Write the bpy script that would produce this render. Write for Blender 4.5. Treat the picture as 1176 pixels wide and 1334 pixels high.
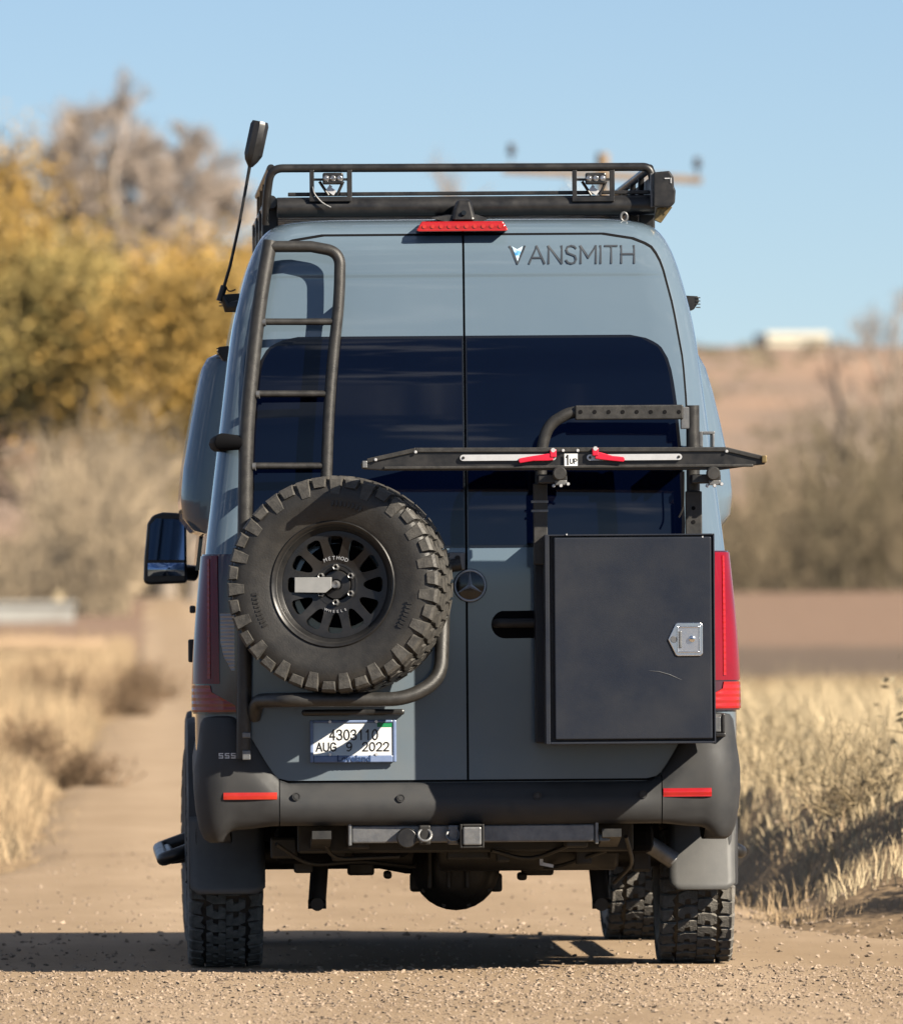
import bpy, math, random
from mathutils import Vector, Matrix, Euler, noise as mnoise
R = math.radians
scene = bpy.context.scene
col = scene.collection
for o in list(bpy.data.objects):
    bpy.data.objects.remove(o)

# ------------------------------------------------------------------ camera, sky, sun, exposure
FPX, PW, PH, HC, CAMD, HY = 17750.0, 1176.0, 1334.0, 1.322, 50.0, 800.0
ROLL = R(0.42)
cam_d = bpy.data.cameras.new('camera')
cam = bpy.data.objects.new('camera', cam_d)
col.objects.link(cam)
cam_d.sensor_fit = 'HORIZONTAL'
cam_d.sensor_width = 36.0
cam_d.lens = 36.0 * FPX / PW
cam_d.clip_start = 1.0
cam_d.clip_end = 9000.0
TILT = math.atan((HY - PH / 2) / FPX)
cam.location = (0, -CAMD, HC)
cam.rotation_mode = 'QUATERNION'
CAMROT = Matrix.Rotation(math.pi / 2 + TILT, 3, 'X') @ Matrix.Rotation(-ROLL, 3, 'Z')
cam.rotation_quaternion = CAMROT.to_quaternion()
cam_d.dof.use_dof = True
cam_d.dof.focus_distance = 49.6
cam_d.dof.aperture_fstop = 9.5
scene.camera = cam

SUN = Vector((1.2, -1.0, 0.95)).normalized()          # towards the sun
world = bpy.data.worlds.new('World')
scene.world = world
world.use_nodes = True
wn, wl = world.node_tree.nodes, world.node_tree.links
bg = wn['Background']
sky = wn.new('ShaderNodeTexSky')
sky.sky_type = 'NISHITA'
sky.sun_disc = False
sky.sun_elevation = math.asin(SUN.z)
sky.sun_rotation = math.atan2(SUN.x, SUN.y)
sky.altitude = 1500
sky.air_density = 0.6
sky.dust_density = 0.3
sky.ozone_density = 2.0
# thin fair-weather cloud higher up, as the rear glass reflects it
geo = wn.new('ShaderNodeTexCoord')
cmap = wn.new('ShaderNodeMapping'); cmap.inputs['Scale'].default_value = (9.0, 9.0, 26.0); cmap.inputs['Rotation'].default_value = (0, R(28), 0)
wl.new(geo.outputs['Generated'], cmap.inputs[0])
cn = wn.new('ShaderNodeTexNoise'); cn.inputs['Scale'].default_value = 1.0; cn.inputs['Detail'].default_value = 9; cn.inputs['Roughness'].default_value = 0.6; cn.inputs['Distortion'].default_value = 0.7
wl.new(cmap.outputs[0], cn.inputs['Vector'])
cr_ = wn.new('ShaderNodeMapRange'); cr_.inputs['From Min'].default_value = 0.50; cr_.inputs['From Max'].default_value = 0.70; cr_.inputs['To Max'].default_value = 0.9; cr_.interpolation_type = 'SMOOTHSTEP'
wl.new(cn.outputs['Fac'], cr_.inputs['Value'])
cs_ = wn.new('ShaderNodeSeparateXYZ'); wl.new(geo.outputs['Generated'], cs_.inputs[0])
ce_ = wn.new('ShaderNodeMapRange'); ce_.inputs['From Min'].default_value = 0.06; ce_.inputs['From Max'].default_value = 0.13; ce_.interpolation_type = 'SMOOTHSTEP'
wl.new(cs_.outputs['Z'], ce_.inputs['Value'])
cm_ = wn.new('ShaderNodeMath'); cm_.operation = 'MULTIPLY'; wl.new(cr_.outputs[0], cm_.inputs[0]); wl.new(ce_.outputs[0], cm_.inputs[1])
cx_ = wn.new('ShaderNodeMix'); cx_.data_type = 'RGBA'
wl.new(cm_.outputs[0], cx_.inputs['Factor']); wl.new(sky.outputs[0], cx_.inputs[6]); cx_.inputs[7].default_value = (15.0, 15.5, 16.5, 1)
wl.new(cx_.outputs[2], bg.inputs[0])
bg.inputs[1].default_value = 0.05
sun_d = bpy.data.lights.new('sun', 'SUN')
sun_d.energy = 5.0
sun_d.angle = R(0.55)
sun_d.color = (1.0, 0.90, 0.745)
sun = bpy.data.objects.new('sun', sun_d)
sun.rotation_euler = SUN.to_track_quat('Z', 'Y').to_euler()
sun.location = SUN * 60
col.objects.link(sun)
vs = scene.view_settings
vs.view_transform = 'Standard'
vs.look = 'None'
vs.exposure = 1.0
vs.gamma = 1.0
vs.use_curve_mapping = False
scene.cycles.max_bounces = 6
scene.cycles.diffuse_bounces = 0
scene.cycles.use_denoising = True
scene.cycles.caustics_reflective = False
scene.cycles.caustics_refractive = False

# ------------------------------------------------------------------ frames of reference
YAW = R(1.6)
VANM = Matrix.Translation((0.053, 0, 0)) @ Matrix.Rotation(YAW, 4, 'Z')
VANI = VANM.inverted()
def ray(px, py):
    d = CAMROT @ Vector(((px - PW / 2) / FPX, -(py - PH / 2) / FPX, -1.0))
    return cam.location.copy(), d
def vp(px, py, y=0.0):
    """point of the van's frame seen at a photo position, on the plane y = const of the van"""
    o, d = ray(px, py)
    o, d = VANI @ o, VANI.to_3x3() @ d
    t = (y - o.y) / d.y
    return o + d * t
def wp(px, py, Y):
    o, d = ray(px, py)
    return o + d * ((Y - o.y) / d.y)

# ------------------------------------------------------------------ materials
MATS = {}
def node_mat(name):
    m = bpy.data.materials.new(name)
    m.use_nodes = True
    nt = m.node_tree
    return m, nt.nodes, nt.links, nt.nodes['Principled BSDF']
def mat(name, c, rough=0.5, metal=0.0, c2=None, scale=12.0, coat=0.0, spec=0.5, bump=0.0, bscale=60.0,
        detail=6.0, lo=0.35, hi=0.65, rvar=0.0, coord='Object', sheen=0.0, stretch=None):
    m, n, l, b = node_mat(name)
    b.inputs['Base Color'].default_value = (*c, 1)
    b.inputs['Roughness'].default_value = rough
    b.inputs['Metallic'].default_value = metal
    b.inputs['Coat Weight'].default_value = coat
    b.inputs['Coat Roughness'].default_value = 0.04
    b.inputs['Specular IOR Level'].default_value = spec
    tc = n.new('ShaderNodeTexCoord')
    src = tc.outputs[coord]
    if stretch:
        mp = n.new('ShaderNodeMapping')
        mp.inputs['Scale'].default_value = stretch
        l.new(src, mp.inputs[0])
        src = mp.outputs[0]
    if c2:
        nz = n.new('ShaderNodeTexNoise')
        nz.inputs['Scale'].default_value = scale
        nz.inputs['Detail'].default_value = detail
        nz.inputs['Roughness'].default_value = 0.62
        l.new(src, nz.inputs['Vector'])
        rp = n.new('ShaderNodeValToRGB')
        rp.color_ramp.elements[0].position = lo
        rp.color_ramp.elements[1].position = hi
        rp.color_ramp.elements[0].color = (*c, 1)
        rp.color_ramp.elements[1].color = (*c2, 1)
        l.new(nz.outputs['Fac'], rp.inputs[0])
        l.new(rp.outputs[0], b.inputs['Base Color'])
        if rvar:
            mr = n.new('ShaderNodeMapRange')
            mr.inputs['To Min'].default_value = rough
            mr.inputs['To Max'].default_value = rough + rvar
            mr.inputs['From Min'].default_value = lo
            mr.inputs['From Max'].default_value = hi
            l.new(nz.outputs['Fac'], mr.inputs['Value'])
            l.new(mr.outputs[0], b.inputs['Roughness'])
    if bump:
        nb = n.new('ShaderNodeTexNoise')
        nb.inputs['Scale'].default_value = bscale
        nb.inputs['Detail'].default_value = 4
        l.new(src, nb.inputs['Vector'])
        bp = n.new('ShaderNodeBump')
        bp.inputs['Strength'].default_value = bump
        bp.inputs['Distance'].default_value = 0.01
        l.new(nb.outputs['Fac'], bp.inputs['Height'])
        l.new(bp.outputs[0], b.inputs['Normal'])
    MATS[name] = m
    return m
def dusty_paint():
    """blue-grey paint with a little road dust, thicker low down and at the edges of a broad noise"""
    m = mat('paint', (0.112, 0.158, 0.203), 0.16, 0.0, (0.118, 0.164, 0.207), 2.2, coat=0.9, rvar=0.06)
    n, l = m.node_tree.nodes, m.node_tree.links
    b = n['Principled BSDF']
    tc = n.new('ShaderNodeTexCoord')
    sx = n.new('ShaderNodeSeparateXYZ')
    l.new(tc.outputs['Object'], sx.inputs[0])
    mr = n.new('ShaderNodeMapRange')
    mr.inputs['From Min'].default_value = 1.5
    mr.inputs['From Max'].default_value = 0.55
    mr.inputs['To Max'].default_value = 0.55
    l.new(sx.outputs['Z'], mr.inputs['Value'])
    nz = n.new('ShaderNodeTexNoise')
    nz.inputs['Scale'].default_value = 9
    nz.inputs['Detail'].default_value = 8
    l.new(tc.outputs['Object'], nz.inputs['Vector'])
    mu = n.new('ShaderNodeMath'); mu.operation = 'MULTIPLY'
    l.new(mr.outputs[0], mu.inputs[0]); l.new(nz.outputs['Fac'], mu.inputs[1])
    mx = n.new('ShaderNodeMix'); mx.data_type = 'RGBA'
    l.new(mu.outputs[0], mx.inputs['Factor'])
    l.new(b.inputs['Base Color'].links[0].from_socket, mx.inputs[6])
    mx.inputs[7].default_value = (0.24, 0.21, 0.17, 1)
    l.new(mx.outputs[2], b.inputs['Base Color'])
    return m
dusty_paint()
mat('glass', (0.0003, 0.001, 0.006), 0.02, 0.0, (0.0004, 0.0014, 0.007), 3.0, spec=0.42, rvar=0.02)
mat('frit', (0.006, 0.006, 0.008), 0.12)
mat('seal', (0.006, 0.006, 0.007), 0.8, spec=0.12)
mat('black_metal', (0.028, 0.027, 0.026), 0.38, 0.25, (0.045, 0.043, 0.041), 30, bump=0.15, bscale=420, rvar=0.12)
mat('dark_metal', (0.010, 0.010, 0.010), 0.5, 0.1, (0.019, 0.018, 0.017), 25, rvar=0.15)
mat('rack_black', (0.012, 0.012, 0.013), 0.30, 0.1, (0.024, 0.023, 0.023), 18, rvar=0.15)
mat('box_paint', (0.0112, 0.0150, 0.0255), 0.38, 0.0, (0.019, 0.0215, 0.029), 3.5, spec=0.32, bump=0.06, bscale=260, rvar=0.12)
mat('bumper_plastic', (0.026, 0.0275, 0.030), 0.55, 0, (0.036, 0.036, 0.037), 14, bump=0.12, bscale=700, rvar=0.15)
mat('flap_plastic', (0.085, 0.085, 0.084), 0.55, 0, (0.11, 0.108, 0.104), 9, bump=0.1, bscale=300)
mat('rubber', (0.020, 0.019, 0.018), 0.62, 0, (0.075, 0.066, 0.056), 22, bump=0.25, bscale=160, lo=0.4, hi=0.75)
mat('tread_rubber', (0.125, 0.117, 0.105), 0.8, 0, (0.27, 0.245, 0.212), 26, bump=0.35, bscale=190, lo=0.35, hi=0.7)
mat('spare_rubber', (0.020, 0.019, 0.018), 0.48, 0, (0.040, 0.037, 0.033), 16, bump=0.12, bscale=160, lo=0.4, hi=0.75)
mat('spare_lug', (0.042, 0.040, 0.037), 0.55, 0, (0.105, 0.097, 0.086), 30, bump=0.2, bscale=160, lo=0.35, hi=0.7)
mat('rim_black', (0.020, 0.020, 0.021), 0.26, 0.3, (0.030, 0.029, 0.029), 20, rvar=0.15)
mat('soft_chrome', (0.62, 0.64, 0.67), 0.3, 1.0, (0.5, 0.52, 0.55), 40, rvar=0.1)
mat('bright_silver', (0.62, 0.63, 0.65), 0.3, 0.1, (0.56, 0.57, 0.59), 30, coat=0.5)
mat('scuff', (0.07, 0.075, 0.085), 0.5)
mat('chrome', (0.72, 0.73, 0.75), 0.14, 1.0, (0.6, 0.61, 0.63), 20, rvar=0.15)
mat('silver', (0.62, 0.62, 0.63), 0.42, 0.45, (0.55, 0.55, 0.56), 30)
mat('grey_plate', (0.29, 0.29, 0.285), 0.5, 0.0, (0.33, 0.327, 0.32), 30)
mat('steel_grey', (0.13, 0.135, 0.145), 0.42, 0.5, (0.20, 0.20, 0.20), 24, bump=0.1, bscale=200)
mat('red_lens', (0.25, 0.002, 0.010), 0.10, 0, (0.19, 0.002, 0.009), 5, coat=0.6)
mat('red_bright', (0.42, 0.010, 0.009), 0.12, 0, (0.36, 0.008, 0.009), 14, coat=0.6)
mat('orange_red', (0.52, 0.035, 0.016), 0.2, 0, (0.42, 0.016, 0.012), 14, coat=0.4)
mat('clear_lens', (0.42, 0.40, 0.43), 0.14, 0.2, (0.30, 0.28, 0.32), 8, coat=0.6)
mat('dark_lens', (0.07, 0.008, 0.018), 0.10, 0, (0.05, 0.006, 0.014), 5, coat=0.6)
def ribbed(name, sc, strength):
    m = MATS[name]; n, l = m.node_tree.nodes, m.node_tree.links
    tc = n.new('ShaderNodeTexCoord'); wv = n.new('ShaderNodeTexWave'); wv.bands_direction = 'Z'; wv.inputs['Scale'].default_value = sc; wv.inputs['Distortion'].default_value = 0.0
    l.new(tc.outputs['Object'], wv.inputs['Vector'])
    bp = n.new('ShaderNodeBump'); bp.inputs['Strength'].default_value = strength; bp.inputs['Distance'].default_value = 0.01
    l.new(wv.outputs['Fac'], bp.inputs['Height']); l.new(bp.outputs[0], n['Principled BSDF'].inputs['Normal'])
ribbed('red_bright', 14, 0.22); ribbed('clear_lens', 22, 0.6)
MATS['red_lens'].node_tree.nodes['Principled BSDF'].inputs['Coat Weight'].default_value = 0.3
MATS['red_lens'].node_tree.nodes['Principled BSDF'].inputs['Specular IOR Level'].default_value = 0.3
mat('lever_red', (0.62, 0.016, 0.045), 0.35, 0, (0.55, 0.012, 0.035), 30)
mat('white_print', (0.80, 0.80, 0.79), 0.45, 0, (0.76, 0.76, 0.75), 40)
mat('ink', (0.012, 0.013, 0.016), 0.5)
mat('logo_ink', (0.022, 0.03, 0.042), 0.45)
mat('logo_blue', (0.06, 0.28, 0.55), 0.4, 0, (0.55, 0.70, 0.80), 25, lo=0.45, hi=0.55)
mat('plate_blue', (0.16, 0.22, 0.37), 0.3, 0.0, (0.20, 0.26, 0.42), 30, coat=0.3)
mat('plate_ink', (0.02, 0.05, 0.14), 0.5)
mat('plate_green', (0.01, 0.22, 0.08), 0.45)
mat('mirror', (0.22, 0.31, 0.46), 0.03, 1.0)
mat('lamp_clear', (0.5, 0.5, 0.52), 0.12, 0.8, (0.2, 0.2, 0.2), 90)
mat('brass', (0.30, 0.22, 0.10), 0.4, 0.7, (0.16, 0.12, 0.06), 40)

# ------------------------------------------------------------------ mesh helpers
class MB:
    def __init__(s):
        s.v, s.f, s.m = [], [], []
        s.mi = 0
    def add(s, vs, fs):
        o = len(s.v)
        s.v += [tuple(p) for p in vs]
        for f in fs:
            s.f.append(tuple(i + o for i in f)); s.m.append(s.mi)
        return s
    def box(s, c, d, rot=None):
        c = Vector(c)
        hx, hy, hz = d[0] / 2, d[1] / 2, d[2] / 2
        vs = [Vector((x, y, z)) for x in (-hx, hx) for y in (-hy, hy) for z in (-hz, hz)]
        if rot is not None: vs = [rot @ p for p in vs]
        return s.add([p + c for p in vs], [(0, 1, 3, 2), (4, 6, 7, 5), (0, 4, 5, 1), (2, 3, 7, 6), (0, 2, 6, 4), (1, 5, 7, 3)])
    def span(s, a, b):
        return s.box([(a[i] + b[i]) / 2 for i in range(3)], [abs(b[i] - a[i]) for i in range(3)])
    def tube(s, path, r, n=12, cap=True, closed=False):
        P = [Vector(p) for p in path]
        N = len(P)
        rr = r if isinstance(r, (list, tuple)) else [r] * N
        T = []
        for i in range(N):
            a = P[(i - 1) % N] if closed else P[max(i - 1, 0)]
            b = P[(i + 1) % N] if closed else P[min(i + 1, N - 1)]
            T.append((b - a).normalized())
        up = Vector((0, 0, 1)) if abs(T[0].z) < 0.9 else Vector((1, 0, 0))
        u = T[0].cross(up).normalized()
        vs, fs = [], []
        for i in range(N):
            u = (u - T[i] * u.dot(T[i])).normalized()
            w = T[i].cross(u)
            for k in range(n):
                a = 2 * math.pi * k / n
                vs.append(P[i] + (u * math.cos(a) + w * math.sin(a)) * rr[i])
        M = N if closed else N - 1
        for i in range(M):
            j = (i + 1) % N
            for k in range(n):
                k2 = (k + 1) % n
                fs.append((i * n + k, i * n + k2, j * n + k2, j * n + k))
        if cap and not closed:
            fs.append(tuple(reversed(range(n))))
            fs.append(tuple((N - 1) * n + k for k in range(n)))
        return s.add(vs, fs)
    def cyl(s, a, b, r, n=16, r2=None):
        return s.tube([a, b], [r, r if r2 is None else r2], n)
    def lathe(s, prof, n, o=(0, 0, 0), ax=(0, 1, 0), closed=False):
        """prof: (along axis, radius)"""
        o, ax = Vector(o), Vector(ax).normalized()
        u = ax.cross(Vector((0, 0, 1)) if abs(ax.z) < 0.9 else Vector((1, 0, 0))).normalized()
        w = ax.cross(u)
        vs, fs = [], []
        for (a, r) in prof:
            for k in range(n):
                t = 2 * math.pi * k / n
                vs.append(o + ax * a + (u * math.cos(t) + w * math.sin(t)) * r)
        m = len(prof)
        for i in range(m if closed else m - 1):
            j = (i + 1) % m
            for k in range(n):
                k2 = (k + 1) % n
                fs.append((i * n + k, j * n + k, j * n + k2, i * n + k2))
        return s.add(vs, fs)
    def prism(s, poly, ext, back=True):
        """poly: 3-D points; ext: extrusion vector"""
        n = len(poly)
        ext = Vector(ext)
        a = [Vector(p) for p in poly]
        fs = [tuple(range(n))]
        for i in range(n): fs.append((i, i + n, (i + 1) % n + n, (i + 1) % n))
        if back: fs.append(tuple(reversed(range(n, 2 * n))))
        return s.add(a + [p + ext for p in a], fs)
    def grid(s, rows):
        """rows of equal length -> quad sheet"""
        m = len(rows[0])
        vs = [p for r_ in rows for p in r_]
        fs = [(i * m + k, i * m + k + 1, (i + 1) * m + k + 1, (i + 1) * m + k) for i in range(len(rows) - 1) for k in range(m - 1)]
        return s.add(vs, fs)
    def build(s, name, mats, parent=None, smooth=None, bev=0.0, seg=2, M=None):
        me = bpy.data.meshes.new(name)
        vs = s.v if M is None else [tuple(M @ Vector(p)) for p in s.v]
        me.from_pydata(vs, [], s.f)
        for mm in (mats if isinstance(mats, (list, tuple)) else [mats]):
            me.materials.append(MATS[mm])
        if any(s.m): me.polygons.foreach_set('material_index', s.m)
        if smooth is not None:
            me.polygons.foreach_set('use_smooth', [True] * len(me.polygons))
        me.update()
        if smooth is not None and smooth < 179:
            me.set_sharp_from_angle(angle=R(smooth))
        o = bpy.data.objects.new(name, me)
        col.objects.link(o)
        if parent: o.parent = parent
        if bev:
            b = o.modifiers.new('bevel', 'BEVEL')
            b.width = bev; b.segments = seg; b.limit_method = 'ANGLE'; b.angle_limit = R(35)
            b.harden_normals = False
        return o
def tag(o, label=None, cat=None, group=None, kind=None):
    if label: o['label'] = label
    if cat: o['category'] = cat
    if group: o['group'] = group
    if kind: o['kind'] = kind
    return o
def empty(name, M=None, loc=(0, 0, 0), parent=None):
    o = bpy.data.objects.new(name, None)
    col.objects.link(o)
    if M is not None: o.matrix_world = M
    else: o.location = loc
    if parent: o.parent = parent
    return o
def bend(pts, rad, n=6):
    """round the corners of a polyline"""
    P = [Vector(p) for p in pts]
    rads = rad if isinstance(rad, (list, tuple)) else [rad] * len(P)
    out = [P[0]]
    for i in range(1, len(P) - 1):
        a, b, c = P[i - 1], P[i], P[i + 1]
        d1, d2 = (a - b), (c - b)
        r_ = min(rads[i], d1.length * 0.48, d2.length * 0.48)
        if r_ < 1e-4:
            out.append(b); continue
        p1, p2 = b + d1.normalized() * r_, b + d2.normalized() * r_
        for k in range(n + 1):
            t = k / n
            out.append(p1 * (1 - t) ** 2 + b * 2 * t * (1 - t) + p2 * t ** 2)
    out.append(P[-1])
    return out
def interp(tab, z):
    if z <= tab[0][0]: return tab[0][1]
    for (a, va), (b, vb) in zip(tab, tab[1:]):
        if z <= b:
            t = (z - a) / (b - a)
            return va + (vb - va) * t
    return tab[-1][1]
def sinterp(tab, z):
    """Catmull-Rom through a table"""
    n = len(tab)
    if z <= tab[0][0]: return tab[0][1]
    if z >= tab[-1][0]: return tab[-1][1]
    for i in range(n - 1):
        if z <= tab[i + 1][0]:
            x0, y0 = tab[i]; x1, y1 = tab[i + 1]
            m0 = (y1 - tab[i - 1][1]) / (x1 - tab[i - 1][0]) if i > 0 else (y1 - y0) / (x1 - x0)
            m1 = (tab[i + 2][1] - y0) / (tab[i + 2][0] - x0) if i + 2 < n else (y1 - y0) / (x1 - x0)
            h = x1 - x0; t = (z - x0) / h
            return ((2*t**3 - 3*t**2 + 1) * y0 + (t**3 - 2*t**2 + t) * h * m0 + (-2*t**3 + 3*t**2) * y1 + (t**3 - t**2) * h * m1)
def sstep(a, b, x):
    t = max(0.0, min(1.0, (x - a) / (b - a)))
    return t * t * (3 - 2 * t)
def text_mesh(body, size, name, m, parent, loc, ext=0.0015, align='CENTER', rot=(math.pi / 2, 0, 0), sx=1.0, spacing=1.0, off=0.0):
    cu = bpy.data.curves.new(name, 'FONT')
    cu.body = body; cu.size = size; cu.extrude = ext; cu.align_x = align; cu.align_y = 'CENTER'
    cu.space_character = spacing; cu.offset = off; cu.resolution_u = 3
    t = bpy.data.objects.new(name + '_curve', cu)
    me = bpy.data.meshes.new_from_object(t)
    bpy.data.objects.remove(t)
    me.materials.clear(); me.materials.append(MATS[m])
    me.transform(Matrix.Diagonal((sx, 1, 1, 1)))
    o = bpy.data.objects.new(name, me)
    col.objects.link(o)
    o.parent = parent; o.location = loc; o.rotation_euler = rot
    return o

# ------------------------------------------------------------------ ground, road, fields, hill
def roadx(Y): return -0.0226 * max(Y, -60)
def road_l(Y): return -1.78 + 0.5 * sstep(40, 240, Y) - 1.3 * (1 - sstep(6, 24, Y)) + 0.10 * mnoise.noise(Vector((3.1, Y * 0.22, 0))) + 0.05 * mnoise.noise(Vector((9.1, Y * 0.9, 0)))
def road_r(Y): return 1.62 + 1.0 * (1 - sstep(1, 8, Y)) + 0.12 * mnoise.noise(Vector((7.7, Y * 0.25, 4))) + 0.05 * mnoise.noise(Vector((1.1, Y * 1.1, 2)))
def gz(X, Y):
    t = X - roadx(Y)
    z = 2.5 * sstep(230, 760, Y)
    l, r_ = road_l(Y), road_r(Y)
    dip = sstep(l - 0.15, l + 0.1, t) * (1 - sstep(r_ - 0.1, r_ + 0.15, t))
    z -= 0.05 * dip
    off = max(t - r_, l - t, 0.0)
    z += 0.05 * sstep(0, 0.8, off) + 0.05 * mnoise.noise(Vector((X * 0.5, Y * 0.3, 1.7))) * sstep(0, 1.0, off)
    # bank along the right side of the road just past the van
    w = sstep(7.5, 12, Y) * (1 - sstep(34, 60, Y))
    b = 0.38 + 0.12 * mnoise.noise(Vector((X * 0.9, Y * 0.45, 5))) + 0.05 * mnoise.noise(Vector((X * 3, Y * 2, 8)))
    z += w * b * sstep(0.0, 0.42 + 0.2 * mnoise.noise(Vector((2, Y * 0.4, 3))), t - r_ - 0.1)
    w2 = sstep(12, 30, Y) * (1 - sstep(80, 160, Y))
    z += w2 * 0.16 * sstep(0, 1.2, l - t) * (1 + 0.7 * mnoise.noise(Vector((X * 0.7, Y * 0.12, 2))))
    return z
def spaced(lo, hi, dense_lo, dense_hi, step, grow=1.22):
    out = []
    v = dense_lo
    while v <= dense_hi: out.append(v); v += step
    s, v = step, dense_hi
    while v < hi: s *= grow; v += s; out.append(min(v, hi))
    s, v = step, dense_lo
    while v > lo: s *= grow; v -= s; out.insert(0, max(v, lo))
    return out

def ground_mat():
    m, n, l, b = node_mat('ground')
    b.inputs['Roughness'].default_value = 0.95
    b.inputs['Specular IOR Level'].default_value = 0.1
    tc = n.new('ShaderNodeTexCoord')
    sx = n.new('ShaderNodeSeparateXYZ')
    l.new(tc.outputs['Object'], sx.inputs[0])
    nz = n.new('ShaderNodeTexNoise'); nz.inputs['Scale'].default_value = 0.08; nz.inputs['Detail'].default_value = 9; nz.inputs['Roughness'].default_value = 0.7
    l.new(tc.outputs['Object'], nz.inputs['Vector'])
    # fields by distance with a wandering edge; darkened out of view to dim door reflections
    ad = n.new('ShaderNodeMath'); ad.operation = 'MULTIPLY_ADD'
    l.new(nz.outputs['Fac'], ad.inputs[0]); ad.inputs[1].default_value = 120.0
    l.new(sx.outputs['Y'], ad.inputs[2])
    mr = n.new('ShaderNodeMapRange'); mr.inputs['From Min'].default_value = -100; mr.inputs['From Max'].default_value = 900
    l.new(ad.outputs[0], mr.inputs['Value'])
    rp = n.new('ShaderNodeValToRGB')
    e = rp.color_ramp.elements
    e[0].position = 0.0; e[0].color = (0.105, 0.085, 0.055, 1)
    e[1].position = 1.0; e[1].color = (0.29, 0.200, 0.150, 1)
    for p, c in ((0.12, (0.11, 0.09, 0.058, 1)), (0.16, (0.285, 0.205, 0.130, 1)), (0.365, (0.30, 0.22, 0.125, 1)), (0.39, (0.172, 0.134, 0.105, 1)), (0.485, (0.185, 0.143, 0.113, 1)), (0.51, (0.29, 0.202, 0.151, 1))):
        q = e.new(p); q.color = c
    l.new(mr.outputs[0], rp.inputs[0])
    n2 = n.new('ShaderNodeTexNoise'); n2.inputs['Scale'].default_value = 1.4; n2.inputs['Detail'].default_value = 10; n2.inputs['Roughness'].default_value = 0.75
    l.new(tc.outputs['Object'], n2.inputs['Vector'])
    r2 = n.new('ShaderNodeValToRGB'); r2.color_ramp.elements[0].position = 0.3; r2.color_ramp.elements[1].position = 0.75
    r2.color_ramp.elements[0].color = (0.62, 0.60, 0.58, 1); r2.color_ramp.elements[1].color = (1.25, 1.22, 1.15, 1)
    l.new(n2.outputs['Fac'], r2.inputs[0])
    mx = n.new('ShaderNodeMix'); mx.data_type = 'RGBA'; mx.blend_type = 'MULTIPLY'; mx.inputs['Factor'].default_value = 1
    l.new(rp.outputs[0], mx.inputs[6]); l.new(r2.outputs[0], mx.inputs[7])
    l.new(mx.outputs[2], b.inputs['Base Color'])
    bp = n.new('ShaderNodeBump'); bp.inputs['Strength'].default_value = 0.6; bp.inputs['Distance'].default_value = 0.05
    n3 = n.new('ShaderNodeTexNoise'); n3.inputs['Scale'].default_value = 14; n3.inputs['Detail'].default_value = 8
    l.new(tc.outputs['Object'], n3.inputs['Vector']); l.new(n3.outputs['Fac'], bp.inputs['Height']); l.new(bp.outputs[0], b.inputs['Normal'])
    MATS['ground'] = m
ground_mat()
mb = MB()
gxs = spaced(-2600, 2600, -5, 5, 0.22, 1.2)
gys = spaced(-700, 1250, 4, 46, 0.45, 1.12)
mb.grid([[(x, y, gz(x, y)) for x in gxs] for y in gys])
tag(mb.build('ground', 'ground', smooth=180), kind='structure')

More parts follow.
